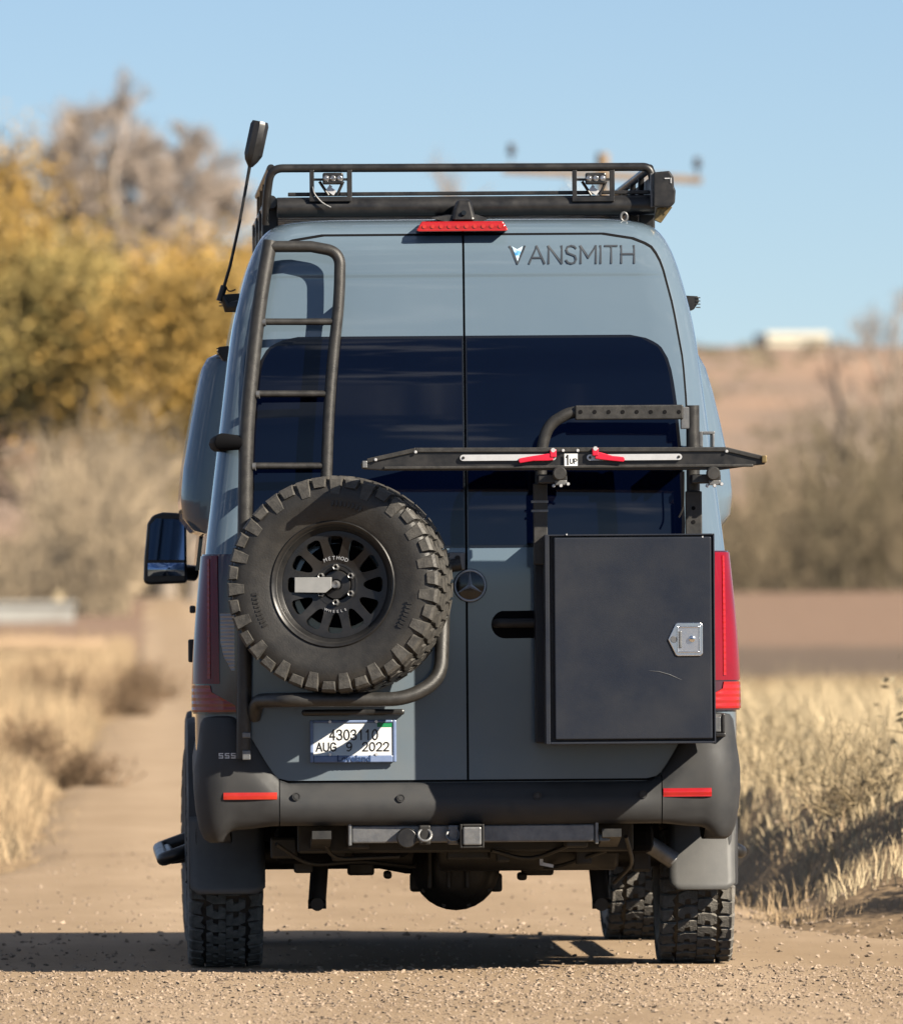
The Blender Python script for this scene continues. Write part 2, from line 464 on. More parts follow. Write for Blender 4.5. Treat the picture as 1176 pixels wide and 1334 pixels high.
def road_mat():
    m, n, l, b = node_mat('dirt_road')
    b.inputs['Roughness'].default_value = 0.95
    b.inputs['Specular IOR Level'].default_value = 0.15
    tc = n.new('ShaderNodeTexCoord')
    mp = n.new('ShaderNodeMapping'); mp.inputs['Scale'].default_value = (1.0, 0.25, 1.0)
    l.new(tc.outputs['Object'], mp.inputs[0])
    def nz(scale, det, src, ro=0.65):
        q = n.new('ShaderNodeTexNoise'); q.inputs['Scale'].default_value = scale; q.inputs['Detail'].default_value = det; q.inputs['Roughness'].default_value = ro
        l.new(src, q.inputs['Vector']); return q.outputs['Fac']
    def ramp(src, stops):
        q = n.new('ShaderNodeValToRGB'); e = q.color_ramp.elements
        e[0].position, e[0].color = stops[0][0], (*stops[0][1], 1); e[1].position, e[1].color = stops[-1][0], (*stops[-1][1], 1)
        for p, c in stops[1:-1]:
            k = e.new(p); k.color = (*c, 1)
        l.new(src, q.inputs[0]); return q.outputs[0]
    big = ramp(nz(1.3, 8, mp.outputs[0]), [(0.3, (0.325, 0.233, 0.152)), (0.45, (0.38, 0.278, 0.183)), (0.56, (0.405, 0.298, 0.199)), (0.72, (0.465, 0.346, 0.236))])
    fine = ramp(nz(75, 5, tc.outputs['Object'], 0.8), [(0.28, (0.62, 0.60, 0.58)), (0.48, (1.0, 1.0, 1.0)), (0.72, (1.22, 1.2, 1.17))])
    mx = n.new('ShaderNodeMix'); mx.data_type = 'RGBA'; mx.blend_type = 'MULTIPLY'; mx.inputs['Factor'].default_value = 0.8
    l.new(big, mx.inputs[6]); l.new(fine, mx.inputs[7])
    sx = n.new('ShaderNodeSeparateXYZ'); l.new(tc.outputs['Object'], sx.inputs[0])
    def mth(op, a, bb, c=None):
        q = n.new('ShaderNodeMath'); q.operation = op
        for k, v in enumerate((a, bb, c)):
            if v is None: continue
            if isinstance(v, (int, float)): q.inputs[k].default_value = v
            else: l.new(v, q.inputs[k])
        return q.outputs[0]
    t_ = mth('MULTIPLY_ADD', sx.outputs['Y'], 0.0226, sx.outputs['X'])
    w_ = mth('MULTIPLY_ADD', nz(0.7, 4, mp.outputs[0]), 0.5, -0.25)
    d_ = mth('ABSOLUTE', mth('SUBTRACT', mth('ABSOLUTE', mth('ADD', t_, w_), None), 0.9), None)
    mr = n.new('ShaderNodeMapRange'); mr.interpolation_type = 'SMOOTHSTEP'; mr.inputs['From Min'].default_value = 0.15; mr.inputs['From Max'].default_value = 0.5; mr.inputs['To Min'].default_value = 0.0; mr.inputs['To Max'].default_value = 1.0
    l.new(d_, mr.inputs['Value'])
    m2 = n.new('ShaderNodeMix'); m2.data_type = 'RGBA'; m2.blend_type = 'MULTIPLY'; l.new(mr.outputs[0], m2.inputs['Factor'])
    l.new(mx.outputs[2], m2.inputs[6]); m2.inputs[7].default_value = (0.90, 0.89, 0.87, 1)
    l.new(m2.outputs[2], b.inputs['Base Color'])
    bp = n.new('ShaderNodeBump'); bp.inputs['Strength'].default_value = 0.5; bp.inputs['Distance'].default_value = 0.012
    l.new(nz(60, 6, tc.outputs['Object'], 0.75), bp.inputs['Height']); l.new(bp.outputs[0], b.inputs['Normal'])
    MATS['dirt_road'] = m
road_mat()
def road_z(X, Y):
    t = X - roadx(Y)
    l, r_ = road_l(Y), road_r(Y)
    z = 2.5 * sstep(230, 760, Y) + 0.002
    z += 0.008 * mnoise.noise(Vector((X * 0.9, Y * 0.25, 0))) - 0.012 * (math.exp(-((t + 0.85) / 0.28) ** 2) + math.exp(-((t - 0.85) / 0.28) ** 2)) * sstep(7, 20, abs(Y - 1.2) + 0) 
    z -= 0.06 * (1 - sstep(l - 0.12, l + 0.12, t)) + 0.06 * sstep(r_ - 0.12, r_ + 0.12, t)
    return z
mb = MB()
rys = [y for y in spaced(-120, 980, -8, 24, 0.3, 1.06) if y > -15]
rts = [-3.5 + 6.6 * i / 50 for i in range(51)]
mb.grid([[(roadx(y) + t, y, road_z(roadx(y) + t, y)) for t in rts] for y in rys])
tag(mb.build('road', 'dirt_road', smooth=180), kind='structure')

mat('asphalt', (0.045, 0.045, 0.047), 0.85, 0, (0.062, 0.060, 0.058), 4, bump=0.2, bscale=90, spec=0.2)
mb = MB(); mb.grid([[(x, y, 0.012) for x in (-400, -40, -5, 5, 40, 400)] for y in (-66, -50, -32, -15.2)])  # unseen asphalt added behind the camera to darken what the doors reflect
tag(mb.build('unseen_asphalt', 'asphalt'), kind='structure')

# loose gravel on the road: small irregular stones, one scatter
mat('stone', (0.20, 0.142, 0.10), 0.9, 0, (0.47, 0.365, 0.27), 30, detail=3, lo=0.3, hi=0.72, spec=0.2)
rg = random.Random(5)
mb = MB()
octa = [Vector(v) for v in ((1, 0, 0), (0, 1, 0), (-1, 0, 0), (0, -1, 0), (0, 0, 1), (0, 0, -1))]
ofs = [(0, 1, 4), (1, 2, 4), (2, 3, 4), (3, 0, 4), (1, 0, 5), (2, 1, 5), (3, 2, 5), (0, 3, 5)]
def stone(x, y, s):
    z = max(road_z(x, y), gz(x, y))
    rot = Euler((rg.uniform(-.6, .6), rg.uniform(-.6, .6), rg.uniform(0, 6.3))).to_matrix()
    sc = Vector((s * rg.uniform(.7, 1.3), s * rg.uniform(.7, 1.3), s * rg.uniform(.45, .8)))
    mb.add([rot @ Vector((v.x * sc.x * rg.uniform(.75, 1.2), v.y * sc.y * rg.uniform(.75, 1.2), v.z * sc.z * rg.uniform(.75, 1.2))) + Vector((x, y, z + s * 0.2)) for v in octa], ofs)
for i in range(32000):
    y = -7.5 + 8.2 * rg.random() ** 0.85
    x = rg.uniform(-2.6, 2.6)
    d = 0.5 + 0.8 * mnoise.noise(Vector((x * 1.1, y * 0.45, 3)))
    if rg.random() > 0.25 + d: continue
    stone(x, y, 0.003 + 0.0085 * rg.random() ** 3.2)
for i in range(2600):
    y = 0.5 + 30 * rg.random() ** 1.6
    x = roadx(y) + rg.uniform(-2.1, 2.2)
    stone(x, y, 0.004 + 0.010 * rg.random() ** 2.5)
for i in range(420):     # a few bigger stones
    y = rg.uniform(-7, 9); stone(rg.uniform(-2.6, 2.4), y, 0.010 + 0.009 * rg.random() ** 2)
for i in range(700):     # berm of looser stones at the foot of the bank
    y = rg.uniform(3, 22)
    x = roadx(y) + road_r(y) + rg.gauss(0.05, 0.22)
    stone(x, y, 0.005 + 0.016 * rg.random() ** 2)
tag(mb.build('loose_gravel', 'stone'), 'pale loose gravel scattered over the dirt road', 'gravel', kind='stuff')

def hill_mat():
    mat('hill', (0.40, 0.265, 0.185), 0.95, 0, (0.27, 0.205, 0.16), 0.012, detail=9, lo=0.43, hi=0.57, spec=0.05, stretch=(1.0, 0.25, 1.0))
hill_mat()
mb = MB()
hxs = [-2600 + 5200 * i / 130 for i in range(131)]
rows = []
for j in range(41):
    y = 1150 + 2250 * j / 40
    rows.append([(x, y, 1.9 + 50.6 * sstep(1250, 2650, y) ** 0.8 + 2.2 * sstep(1250, 1700, y) * mnoise.noise(Vector((x * .004, y * .004, 0))) + 0.8 * mnoise.noise(Vector((x * .03, y * .02, 4)))
                  - 20 * sstep(2900, 3400, y)) for x in hxs])
mb.grid(rows)
tag(mb.build('hill', 'hill', smooth=180), kind='structure')

# ------------------------------------------------------------------ the van: body shape
van = empty('camper_van', VANM)
tag(van, 'blue grey high-roof camper van seen from behind on the dirt road', 'van')
WT = [(0.45, 0.9751), (0.60, 0.9850), (0.80, 0.9930), (1.05, 0.9930), (1.25, 0.9831), (1.54, 0.9563), (1.70, 0.9375), (1.955, 0.9059), (2.29, 0.8633), (2.40, 0.8455),
      (2.53, 0.8138), (2.63, 0.7821), (2.70, 0.7494), (2.74, 0.7148), (2.765, 0.6683), (2.782, 0.5742), (2.792, 0.3960), (2.797, 0.1980)]
YT = [(0.4, 0.0), (1.5, 0.0), (1.7, 0.008), (2.0, 0.028), (2.4, 0.068), (2.6, 0.093), (2.66, 0.103), (2.70, 0.120), (2.74, 0.155), (2.765, 0.205), (2.782, 0.30), (2.792, 0.5), (2.797, 0.8)]
FT = [(0.4, 5.80), (0.9, 5.88), (1.05, 5.83), (1.2, 5.62), (1.32, 5.2), (1.42, 4.95), (1.8, 4.66), (2.2, 4.34), (2.5, 4.08), (2.65, 3.9), (2.74, 3.65), (2.77, 3.4), (2.782, 3.1), (2.792, 2.8), (2.797, 2.5)]
RC = 0.115
def hw(z): return sinterp(WT, z)
def yr(z): return interp(YT, z) + 0.004 * sstep(2.582, 2.552, z) * (1 if z > 2.3 else sstep(2.2, 2.3, z))
def rear_pt(s, z, off=0.0):
    """a point of the rear skin: s runs sideways from the centre line, round the corner and on along the side"""
    sg = -1 if s < 0 else 1
    a = abs(s)
    w = hw(z); xi = w - RC; y0 = yr(z)
    bul = 0.018
    if a <= xi:
        x, y, nx, ny = a, y0 + bul * (a / xi) ** 2, 0.0, -1.0
    elif a <= xi + RC * math.pi / 2:
        t = (a - xi) / RC
        x, y, nx, ny = xi + RC * math.sin(t), y0 + bul + RC * (1 - math.cos(t)), math.sin(t), -math.cos(t)
    else:
        x, y, nx, ny = w, y0 + bul + RC + a - xi - RC * math.pi / 2, 1.0, 0.0
    return Vector((sg * (x + nx * off), y + ny * off, z))
def s_of(x, z):
    """sideways run for a given x"""
    w = hw(z); xi = w - RC
    a = abs(x)
    s = a if a <= xi else xi + RC * math.asin(min(1, (a - xi) / RC))
    return math.copysign(s, x)
zs = [0.565, 0.58] + [0.62 + 0.04 * i for i in range(48)] + [2.535, 2.55, 2.558, 2.566, 2.576, 2.59, 2.62, 2.65, 2.68, 2.70, 2.72, 2.735, 2.75, 2.762, 2.772, 2.78, 2.787, 2.792, 2.797]
zs = sorted(set(z for z in zs if z < 2.535) | set(z for z in zs if z >= 2.535))
mb = MB()
rows = []
for z in zs:
    w = hw(z); xi = w - RC; yf = interp(FT, z)
    half = []
    for i in range(11): half.append(rear_pt(xi * i / 10, z))
    for i in range(1, 9): half.append(rear_pt(xi + RC * math.pi / 2 * i / 8, z))
    ys = half[-1].y
    fr = min(0.45, (yf - ys) * 0.3)
    for i in range(1, 15): half.append(Vector((w - 0.03 * sstep(1.6, 4.6, ys + (yf - fr - ys) * i / 14), ys + (yf - fr - ys) * i / 14, z)))
    for i in range(1, 8):
        t = math.pi / 2 * i / 8
        half.append(Vector((w - 0.03 - fr * (1 - math.cos(t)), yf - fr + fr * math.sin(t), z)))
    for i in range(6): half.append(Vector(((w - .03 - fr) * (1 - i / 5), yf, z)))
    ring = half + [Vector((-p.x, p.y, p.z)) for p in reversed(half[1:-1])]
    rows.append(ring + [ring[0]])
mb.grid(rows)
n = len(rows[0])
mb.f.append(tuple(range(n - 1))); mb.m.append(0)
mb.f.append(tuple(reversed(range(len(mb.v) - n, len(mb.v) - 1)))); mb.m.append(0)
body = mb.build('body', 'paint', van, smooth=40)

def panel(name, zlist, sl, sr, off, m, parent, ncol=14, skirt=0.008, smooth=50):
    """a sheet that follows the rear skin between two side limits, with folded edges"""
    mb = MB()
    rows = []
    for z in zlist:
        a, b = sl(z), sr(z)
        r_ = [rear_pt(a, z, off - skirt)] + [rear_pt(a + (b - a) * i / ncol, z, off) for i in range(ncol + 1)] + [rear_pt(b, z, off - skirt)]
        rows.append(r_)
    def fold(r_, z): return [rear_pt(sl(z) + (sr(z) - sl(z)) * max(0, min(ncol, i - 1)) / ncol, z, off - skirt) for i in range(ncol + 3)]
    rows = [fold(rows[0], zlist[0])] + rows + [fold(rows[-1], zlist[-1])]
    mb.grid(rows)
    o = mb.build(name, m, parent, smooth=smooth)
    return o
def zlevels(a, b, n, ends=0.05):
    core = [a + (b - a) * i / n for i in range(n + 1)]
    extra = [a + ends * k / 5 * (1 - 0.0) for k in range(1, 5)] + [b - ends * k / 5 for k in range(1, 5)] + [2.566, 2.558, 2.576, 2.55, 2.585]
    return sorted(z for z in set(core + extra) if a <= z <= b)
DZ0, DZ1 = 0.714, 2.715
DEDGE = [(0.714, 0.655), (0.718, 0.69), (0.730, 0.735), (0.755, 0.775), (0.80, 0.808), (0.86, 0.828), (0.95, 0.836), (1.5, 0.828), (1.9, 0.815), (2.11, 0.806), (2.25, 0.796), (2.447, 0.762),
         (2.58, 0.728), (2.63, 0.710), (2.665, 0.685), (2.69, 0.645), (2.705, 0.59), (2.715, 0.51)]
def dedge(z): return s_of(interp(DEDGE, z), z)
dz = zlevels(DZ0, DZ1, 40, 0.09)
# black seal strip, its colour darkening the door gaps as shade would
sdz = [DZ0 - 0.008 + (DZ1 - DZ0 + 0.017) * (z - DZ0) / (DZ1 - DZ0) for z in dz]
sedge = lambda z: s_of(interp(DEDGE, DZ0 + (z - DZ0 + 0.008) * (DZ1 - DZ0) / (DZ1 - DZ0 + 0.017)) + 0.0095, z)
panel('dark_gap_strip', sdz, lambda z: -sedge(z), sedge, 0.0040, 'seal', van, 30, 0.002)
doors = {}
for sg in (-1, 1):
    if sg > 0: d = panel('rear_door', dz, lambda z: 0.0042, lambda z: dedge(z), 0.011, 'paint', van, 16)
    else: d = panel('rear_door', dz, lambda z: -dedge(z), lambda z: -0.0042, 0.011, 'paint', van, 16)
    doors[sg] = d
GZ0, GZ1 = 1.565, 2.345
GEDGE = [(1.565, 0.74), (1.572, 0.775), (1.59, 0.797), (1.62, 0.806), (1.885, 0.797), (2.10, 0.778), (2.20, 0.764), (2.25, 0.752), (2.29, 0.733), (2.315, 0.707), (2.333, 0.668), (2.345, 0.61)]
def gtop(x): return 0.0
gzl = zlevels(GZ0, GZ1, 18, 0.06)
for sg in (-1, 1):
    f = lambda z: s_of(interp(GEDGE, z) - 0.0, z)
    g = lambda z: s_of(interp(GEDGE, z) - 0.012, z)
    if sg > 0:
        fr = panel('window_trim', gzl, lambda z: 0.0045, f, 0.0135, 'frit', doors[sg], 14, 0.004)
        panel('window_glass', [GZ0 + 0.01 + (GZ1 - GZ0 - 0.02) * i / 22 for i in range(23)], lambda z: 0.010, g, 0.0160, 'glass', doors[sg], 14, 0.003)
    else:
        fr = panel('window_trim', gzl, lambda z: -f(z), lambda z: -0.0045, 0.0135, 'frit', doors[sg], 14, 0.004)
        panel('window_glass', [GZ0 + 0.01 + (GZ1 - GZ0 - 0.02) * i / 22 for i in range(23)], lambda z: -g(z), lambda z: -0.010, 0.0160, 'glass', doors[sg], 14, 0.003)

# tail lamps wrap the corners
for sg in (-1, 1):
    lamp = empty('tail_lamp', parent=van)
    lz = [0.962 + (1.548 - 0.962) * i / 12 for i in range(13)]
    def run(a, b, z): return (sg * a(z), sg * b(z))
    x0 = lambda z: s_of(0.846 - 0.004, z)
    xm = lambda z: s_of(0.905, z)
    x1 = lambda z: hw(z) - RC + RC * math.pi / 2 + 0.02 + 0.03 * (z - 0.96)
    def lp(name, zl, a, b, off, m):
        if sg > 0: return panel(name, zl, a, b, off, m, lamp, 10, 0.006)
        return panel(name, zl, lambda z: -b(z), lambda z: -a(z), off, m, lamp, 10, 0.006)
    lp('lamp_housing', lz, x0, x1, 0.0115, 'dark_lens')
    e = 0.006
    up = [1.072 + (1.542 - 1.072) * i / 8 for i in range(9)]
    lp('red_lens', up, lambda z: xm(z), lambda z: x1(z) - e, 0.0165, 'red_lens')
    lp('clear_lens', [1.12 + 0.21 * i / 4 for i in range(5)], lambda z: x0(z) + 0.010, lambda z: xm(z) - 0.006 - 0.035 * (1 - sstep(1.12, 1.2, z)), 0.0165, 'clear_lens')
    lp('lower_lens', [0.968 + 0.098 * i / 4 for i in range(5)], lambda z: x0(z) + 0.006 + 0.09 * sstep(0.985, 1.05, z), lambda z: x1(z) - e, 0.0165, 'red_bright')
    lp('inner_lens', [1.345 + 0.195 * i / 4 for i in range(5)], lambda z: x0(z) + 0.006, lambda z: xm(z) - 0.004, 0.0155, 'dark_lens')
    lp('light_guide', [1.09 + (1.53 - 1.09) * i / 8 for i in range(9)], lambda z: xm(z) + 0.030, lambda z: xm(z) + 0.040, 0.0195, 'red_bright')
# third brake light, reversing camera
hb = empty('brake_light', parent=van)
mb = MB()
a, b = vp(542, 296, 0.05), vp(662, 294, 0.05)
bz0, bz1 = vp(600, 301, 0.05).z, vp(600, 288, 0.05).z
poly = [(a.x, bz0 + .004), (a.x + .02, bz1), (b.x - .02, bz1), (b.x, bz0 + .004), (b.x - .01, bz0), (a.x + .01, bz0)]
mb.prism([(x, 0.055, z) for x, z in poly], (0, 0.13, 0))
mb.build('lens', 'red_bright', hb, bev=0.004)
for k in range(10):
    mb = MB(); x = a.x + 0.03 + (b.x - a.x - 0.06) * k / 9
    mb.cyl((x, 0.056, (bz0 + bz1) / 2), (x, 0.052, (bz0 + bz1) / 2), 0.0075, 10)
    mb.build('light_dot', 'orange_red', hb)
rc = empty('reversing_camera', parent=van)
mb = MB()
def at(px, py, y): return vp(px, py, y)
c0 = at(588, 287, 0.06); c1 = at(620, 287, 0.06); t0 = at(596, 259, 0.10); t1 = at(613, 259, 0.10)
mb.add([c0, c1, (t1.x, t1.y, t1.z), (t0.x, t0.y, t0.z), (c0.x, 0.30, c0.z + .02), (c1.x, 0.30, c1.z + .02), (t1.x, 0.28, t1.z), (t0.x, 0.28, t0.z)],
       [(0, 1, 2, 3), (5, 4, 7, 6), (4, 0, 3, 7), (1, 5, 6, 2), (3, 2, 6, 7), (4, 5, 1, 0)])
mb.build('housing', 'rack_black', rc, bev=0.012, seg=3)
q0, q1 = at(562, 288, 0.08), at(636, 285, 0.08)
mb = MB(); mb.add([(q0.x, .085, q0.z + .012), (q0.x + .06, .08, q0.z - .004), (q1.x - .03, .08, q0.z - .004), (q1.x, .085, q0.z + .008), (q1.x - .04, .09, q0.z + .022), (q0.x + .06, .09, q0.z + .022)] +
       [(q0.x, .25, q0.z + .02), (q0.x + .06, .25, q0.z - .004), (q1.x - .03, .25, q0.z - .004), (q1.x, .25, q0.z + .016), (q1.x - .04, .25, q0.z + .03), (q0.x + .06, .25, q0.z + .03)],
       [(0, 1, 2, 3, 4, 5)] + [(i, i + 6, (i + 1) % 6 + 6, (i + 1) % 6) for i in range(6)])
mb.build('base', 'rack_black', rc)
mb = MB(); cc = at(604, 277, 0.065); mb.cyl((cc.x, 0.085, cc.z), (cc.x, 0.058, cc.z), 0.009, 14); mb.build('lens', 'frit', rc)

# bumper: one wrapped sheet, high at the corners, low between
BW, BR_, BY = 1.004, 0.13, -0.075
def bump_pt(s, inset, z):
    sg = -1 if s < 0 else 1
    a = abs(s); xi = BW - BR_
    if a <= xi: x, y, nx, ny = a, BY + 0.03 * (a / xi) ** 2, 0, -1
    elif a <= xi + BR_ * math.pi / 2:
        t = (a - xi) / BR_
        x, y, nx, ny = xi + BR_ * math.sin(t), BY + 0.03 + BR_ * (1 - math.cos(t)), math.sin(t), -math.cos(t)
    else: x, y, nx, ny = BW, BY + 0.03 + BR_ + a - xi - BR_ * math.pi / 2, 1, 0
    return Vector((sg * (x - nx * inset), y - ny * inset, z))
SM = BW - BR_ + BR_ * math.pi / 2 + 0.56
def btop(s):
    a = abs(s)
    return 0.704 + 0.25 * sstep(0.66, 0.875, a)
def bbot(s):
    a = abs(s)
    return 0.548 - 0.012 * sstep(0.70, 0.84, a) - 0.048 * sstep(0.84, 0.97, a) + 0.12 * sstep(1.15, SM, a)
def bumper_piece(name, sa, sb, ns):
    mb = MB(); rows = []
    prof = [(1.0, 0.13), (1.0, 0.055), (0.985, 0.034), (0.94, 0.024), (0.80, 0.016), (0.66, 0.006), (0.56, 0.0), (0.40, 0.0), (0.25, 0.006), (0.10, 0.020), (0.03, 0.035), (0.0, 0.055), (0.0, 0.14)]
    for t, ins in prof:
        rows.append([bump_pt(sa + (sb - sa) * i / ns, ins, bbot(sa + (sb - sa) * i / ns) + (btop(sa + (sb - sa) * i / ns) - bbot(sa + (sb - sa) * i / ns)) * t) for i in range(ns + 1)])
    mb.grid(rows)
    m_ = len(rows)
    for e in (0, ns): mb.add([rows[k][e] for k in range(m_)], [tuple(range(m_))])
    return mb.build(name, 'bumper_plastic', bumper, smooth=45)
bumper = empty('rear_bumper', parent=van)
bumper_piece('centre_section', -0.690, 0.708, 40)
bumper_piece('corner_section', -SM, -0.694, 46)
bumper_piece('corner_section', 0.712, SM, 46)
for px0, px1, py0, py1, sg in ((291, 361, 1033, 1042, -1), (863, 927, 1027, 1038, 1)):
    mb = MB(); rows = []
    s0 = s1 = None
    z0, z1 = vp((px0 + px1) / 2, py1, -0.07).z, vp((px0 + px1) / 2, py0, -0.07).z
    xs0, xs1 = vp(px0, py0, -0.0).x, vp(px1, py0, -0.06).x
    def s_b(x):
        a = abs(x); xi = BW - BR_
        return math.copysign(a if a <= xi else xi + BR_ * math.asin(min(1, (a - xi) / BR_)), x)
    s0, s1 = s_b(xs0), s_b(xs1)
    for z, ins in ((z1 + .001, .01), (z1, -.004), ((z0 + z1) / 2, -.006), (z0, -.004), (z0 - .001, .01)):
        rows.append([bump_pt(s0 + (s1 - s0) * i / 10, ins + (0.0 if 0 < i < 10 else 0.003), z) for i in range(11)])
    mb.grid(rows)
    mb.build('reflector', 'orange_red' if sg < 0 else 'red_bright', bumper, smooth=60)
for px, py in ((386, 1038), (522, 1040), (838, 1035), (700, 1037)):
    c = vp(px, py, -0.07); s = s_b(c.x); p = bump_pt(s, 0, c.z)
    mb = MB(); mb.lathe([(0.006, 0.0001), (0.006, 0.009), (0.003, 0.0095), (0.003, 0.0115), (0.006, 0.012), (0.006, 0.0145), (-0.004, 0.0155)], 16, (p.x, p.y, p.z), (0, -1, 0))
    mb.build('parking_sensor', 'bumper_plastic', bumper, smooth=40)
# small chromed letters and latch by the left corner
b0 = vp(277, 985, -0.05)
mb = MB()
for k in range(3):
    x = -0.905 + 0.0225 * k; z = b0.z; y = bump_pt(s_b(x), 0.012, z).y - 0.006
    mb.box((x, y, z + 0.008), (0.017, 0.004, 0.004)).box((x, y, z), (0.017, 0.004, 0.004)).box((x, y, z - 0.008), (0.017, 0.004, 0.004))
    mb.box((x - 0.0065, y, z + 0.004), (0.004, 0.004, 0.006)).box((x + 0.0065, y, z - 0.004), (0.004, 0.004, 0.006))
mb.build('chrome_badge', 'silver', bumper)

# ------------------------------------------------------------------ tyres and wheels
def tyre_blocks(mb, R0, R1, W, N, seed=1, rm=None):
    """raised tread: hooked centre blocks, shoulder lugs that wrap onto the sidewall; axis along +Y, tyre at the origin"""
    p = 2 * math.pi / N
    def put(poly, ra, rb, curve=0.0):
        n_ = len(poly)
        def P(a, t, r_): 
            rr = r_ - curve * (a / (W / 2)) ** 2
            return (rr * math.cos(t), a, rr * math.sin(t))
        cx = sum(q[0] for q in poly) / n_; ct = sum(q[1] for q in poly) / n_
        lo = [P(a, t, ra) for a, t in poly]
        hi = [P(cx + (a - cx) * 0.96, ct + (t - ct) * 0.95, rb) for a, t in poly]
        fs = [tuple(range(n_, 2 * n_))] + [(i, (i + 1) % n_, (i + 1) % n_ + n_, i + n_) for i in range(n_)]
        mb.add(lo + hi, fs)
    for k in range(N):
        t = k * p
        for sg in (-1, 1):
            tt = t + (0.5 * p if sg > 0 else 0)
            o = 0.05 * p if k % 2 else 0.0
            a0, a1 = W * 0.285, W * 0.478
            # shoulder block
            put([(sg * (a0 + (0.012 if k % 2 else 0)), tt + .04 * p), (sg * a1, tt + .10 * p), (sg * a1, tt + .95 * p - o), (sg * (a0 + 0.006), tt + .80 * p), (sg * (a0 + .018), tt + .42 * p)], R0, R1, 0.010)
            # sidewall lug, long and short in turn
            dep = 0.056 if k % 2 else 0.028
            rs = [R1 - 0.006, R1 - 0.016, R1 - 0.016 - dep]
            aw = [W * 0.470, W * 0.508, W * 0.519]
            t0_, t1_ = tt + .10 * p, tt + .95 * p - o
            vs = []
            for j, (r_, a) in enumerate(zip(rs, aw)):
                dt = 0.06 * p * j
                for q in (t0_ + dt, t1_ - dt): vs.append((r_ * math.cos(q), sg * a, r_ * math.sin(q)))
            for j, (r_, a) in enumerate(zip(rs, aw)):
                for q in (t0_ + 0.0, t1_): vs.append(((r_ - .002) * math.cos(q), sg * (a - 0.014), (r_ - .002) * math.sin(q)))
            mb.add(vs, [(0, 1, 3, 2), (2, 3, 5, 4), (0, 2, 8, 6), (2, 4, 10, 8), (1, 7, 9, 3), (3, 9, 11, 5), (4, 5, 11, 10), (0, 6, 7, 1)])
        # interlocking hooks
        h = W * 0.142
        for sg in (-1, 1):
            tt = t + (0.28 * p if sg > 0 else 0.78 * p)
            c = sg * W * 0.135
            put([(c - sg * h * .95, tt), (c + sg * h * .25, tt - .02 * p), (c + sg * h * .95, tt + .22 * p), (c + sg * h * .97, tt + .74 * p), (c + sg * h * .35, tt + .92 * p),
                 (c + sg * h * .28, tt + .56 * p), (c - sg * h * .22, tt + .46 * p), (c - sg * h * .30, tt + .86 * p), (c - sg * h * .97, tt + .70 * p)], R0, R1, 0.006)
def tyre_body(mb, R0, W, rim=0.218, n=84):
    prof = [(-0.40, rim - .006), (-0.435, rim + .008), (-0.46, rim + .035), (-0.505, rim + .085), (-0.508, rim + .115), (-0.485, R0 - .028), (-0.455, R0 - .008), (-0.40, R0 - .002), (-0.2, R0 + .003), (0, R0 + .005)]
    prof = prof + [(-a, r_) for a, r_ in reversed(prof[:-1])]
    mb.lathe([(a * W, r_) for a, r_ in prof], n)
def rim_mesh(mb, r_out=0.222, nwin=12, y0=-0.085, dish=0.030):
    """spoked disc facing -Y with windows, plus the barrel behind it"""
    half = math.pi / nwin
    rad = [0.058, 0.072, 0.088, 0.102, 0.108, 0.116, 0.130, 0.150, 0.166, 0.174, 0.178, 0.186, 0.196]
    def hwn(r_):
        f = interp([(0.102, 0.14), (0.108, 0.34), (0.116, 0.46), (0.130, 0.55), (0.150, 0.63), (0.166, 0.66), (0.174, 0.56), (0.178, 0.36)], r_)
        return half * f
    def dep(r_): return y0 + dish * sstep(0.19, 0.06, r_) * 0.9
    cols_ = 10
    th = 0.016
    for side in (0, 1):
        rows = []
        for r_ in rad:
            row = []
            for w in range(nwin):
                c = 2 * half * w
                hh = hwn(min(max(r_, .102), .178))
                for t in (-half, -(half + hh) / 2, -hh, -hh / 2, 0, hh / 2, hh, (half + hh) / 2):
                    row.append((r_ * math.cos(c + t), dep(r_) + side * th, r_ * math.sin(c + t)))
            rows.append(row)
        o = len(mb.v); m_ = len(rows[0])
        mb.v += [p for r_ in rows for p in r_]
        for i in range(len(rad) - 1):
            for k in range(m_):
                w, j = divmod(k, 8)
                if 0.102 <= rad[i] and rad[i + 1] <= 0.178 and 2 <= j < 6: continue
                k2 = (k + 1) % m_
                q = (o + i * m_ + k, o + i * m_ + k2, o + (i + 1) * m_ + k2, o + (i + 1) * m_ + k)
                mb.f.append(q if side else q[::-1]); mb.m.append(0)
        if side == 0: o0 = o
    # walls of the windows
    i0, i1 = rad.index(0.102), rad.index(0.178)
    for w in range(nwin):
        loop = [(i0, j) for j in range(2, 7)] + [(i, 6) for i in range(i0 + 1, i1 + 1)] + [(i1, j) for j in range(5, 1, -1)] + [(i, 2) for i in range(i1 - 1, i0, -1)]
        ids = [i * m_ + w * 8 + j for i, j in loop]
        for a, b in zip(ids, ids[1:] + ids[:1]):
            mb.f.append((o0 + a, o0 + b, o + b, o + a)); mb.m.append(0)
    # barrel and lips
    mb.lathe([(y0 + .004, 0.194), (y0 - .004, 0.203), (y0 - .024, 0.214), (y0 - .036, 0.221), (y0 - .040, 0.228), (y0 - .036, 0.232), (y0 - .024, 0.226)], 72)
    mb.lathe([(y0 + .010, 0.196), (y0 + .04, 0.190), (0.115, 0.205), (0.125, 0.226)], 60)
    mb.lathe([(y0 + dish - .003, 0.060), (y0 + dish + .03, 0.060), (y0 + dish + .03, 0.0005)], 40)
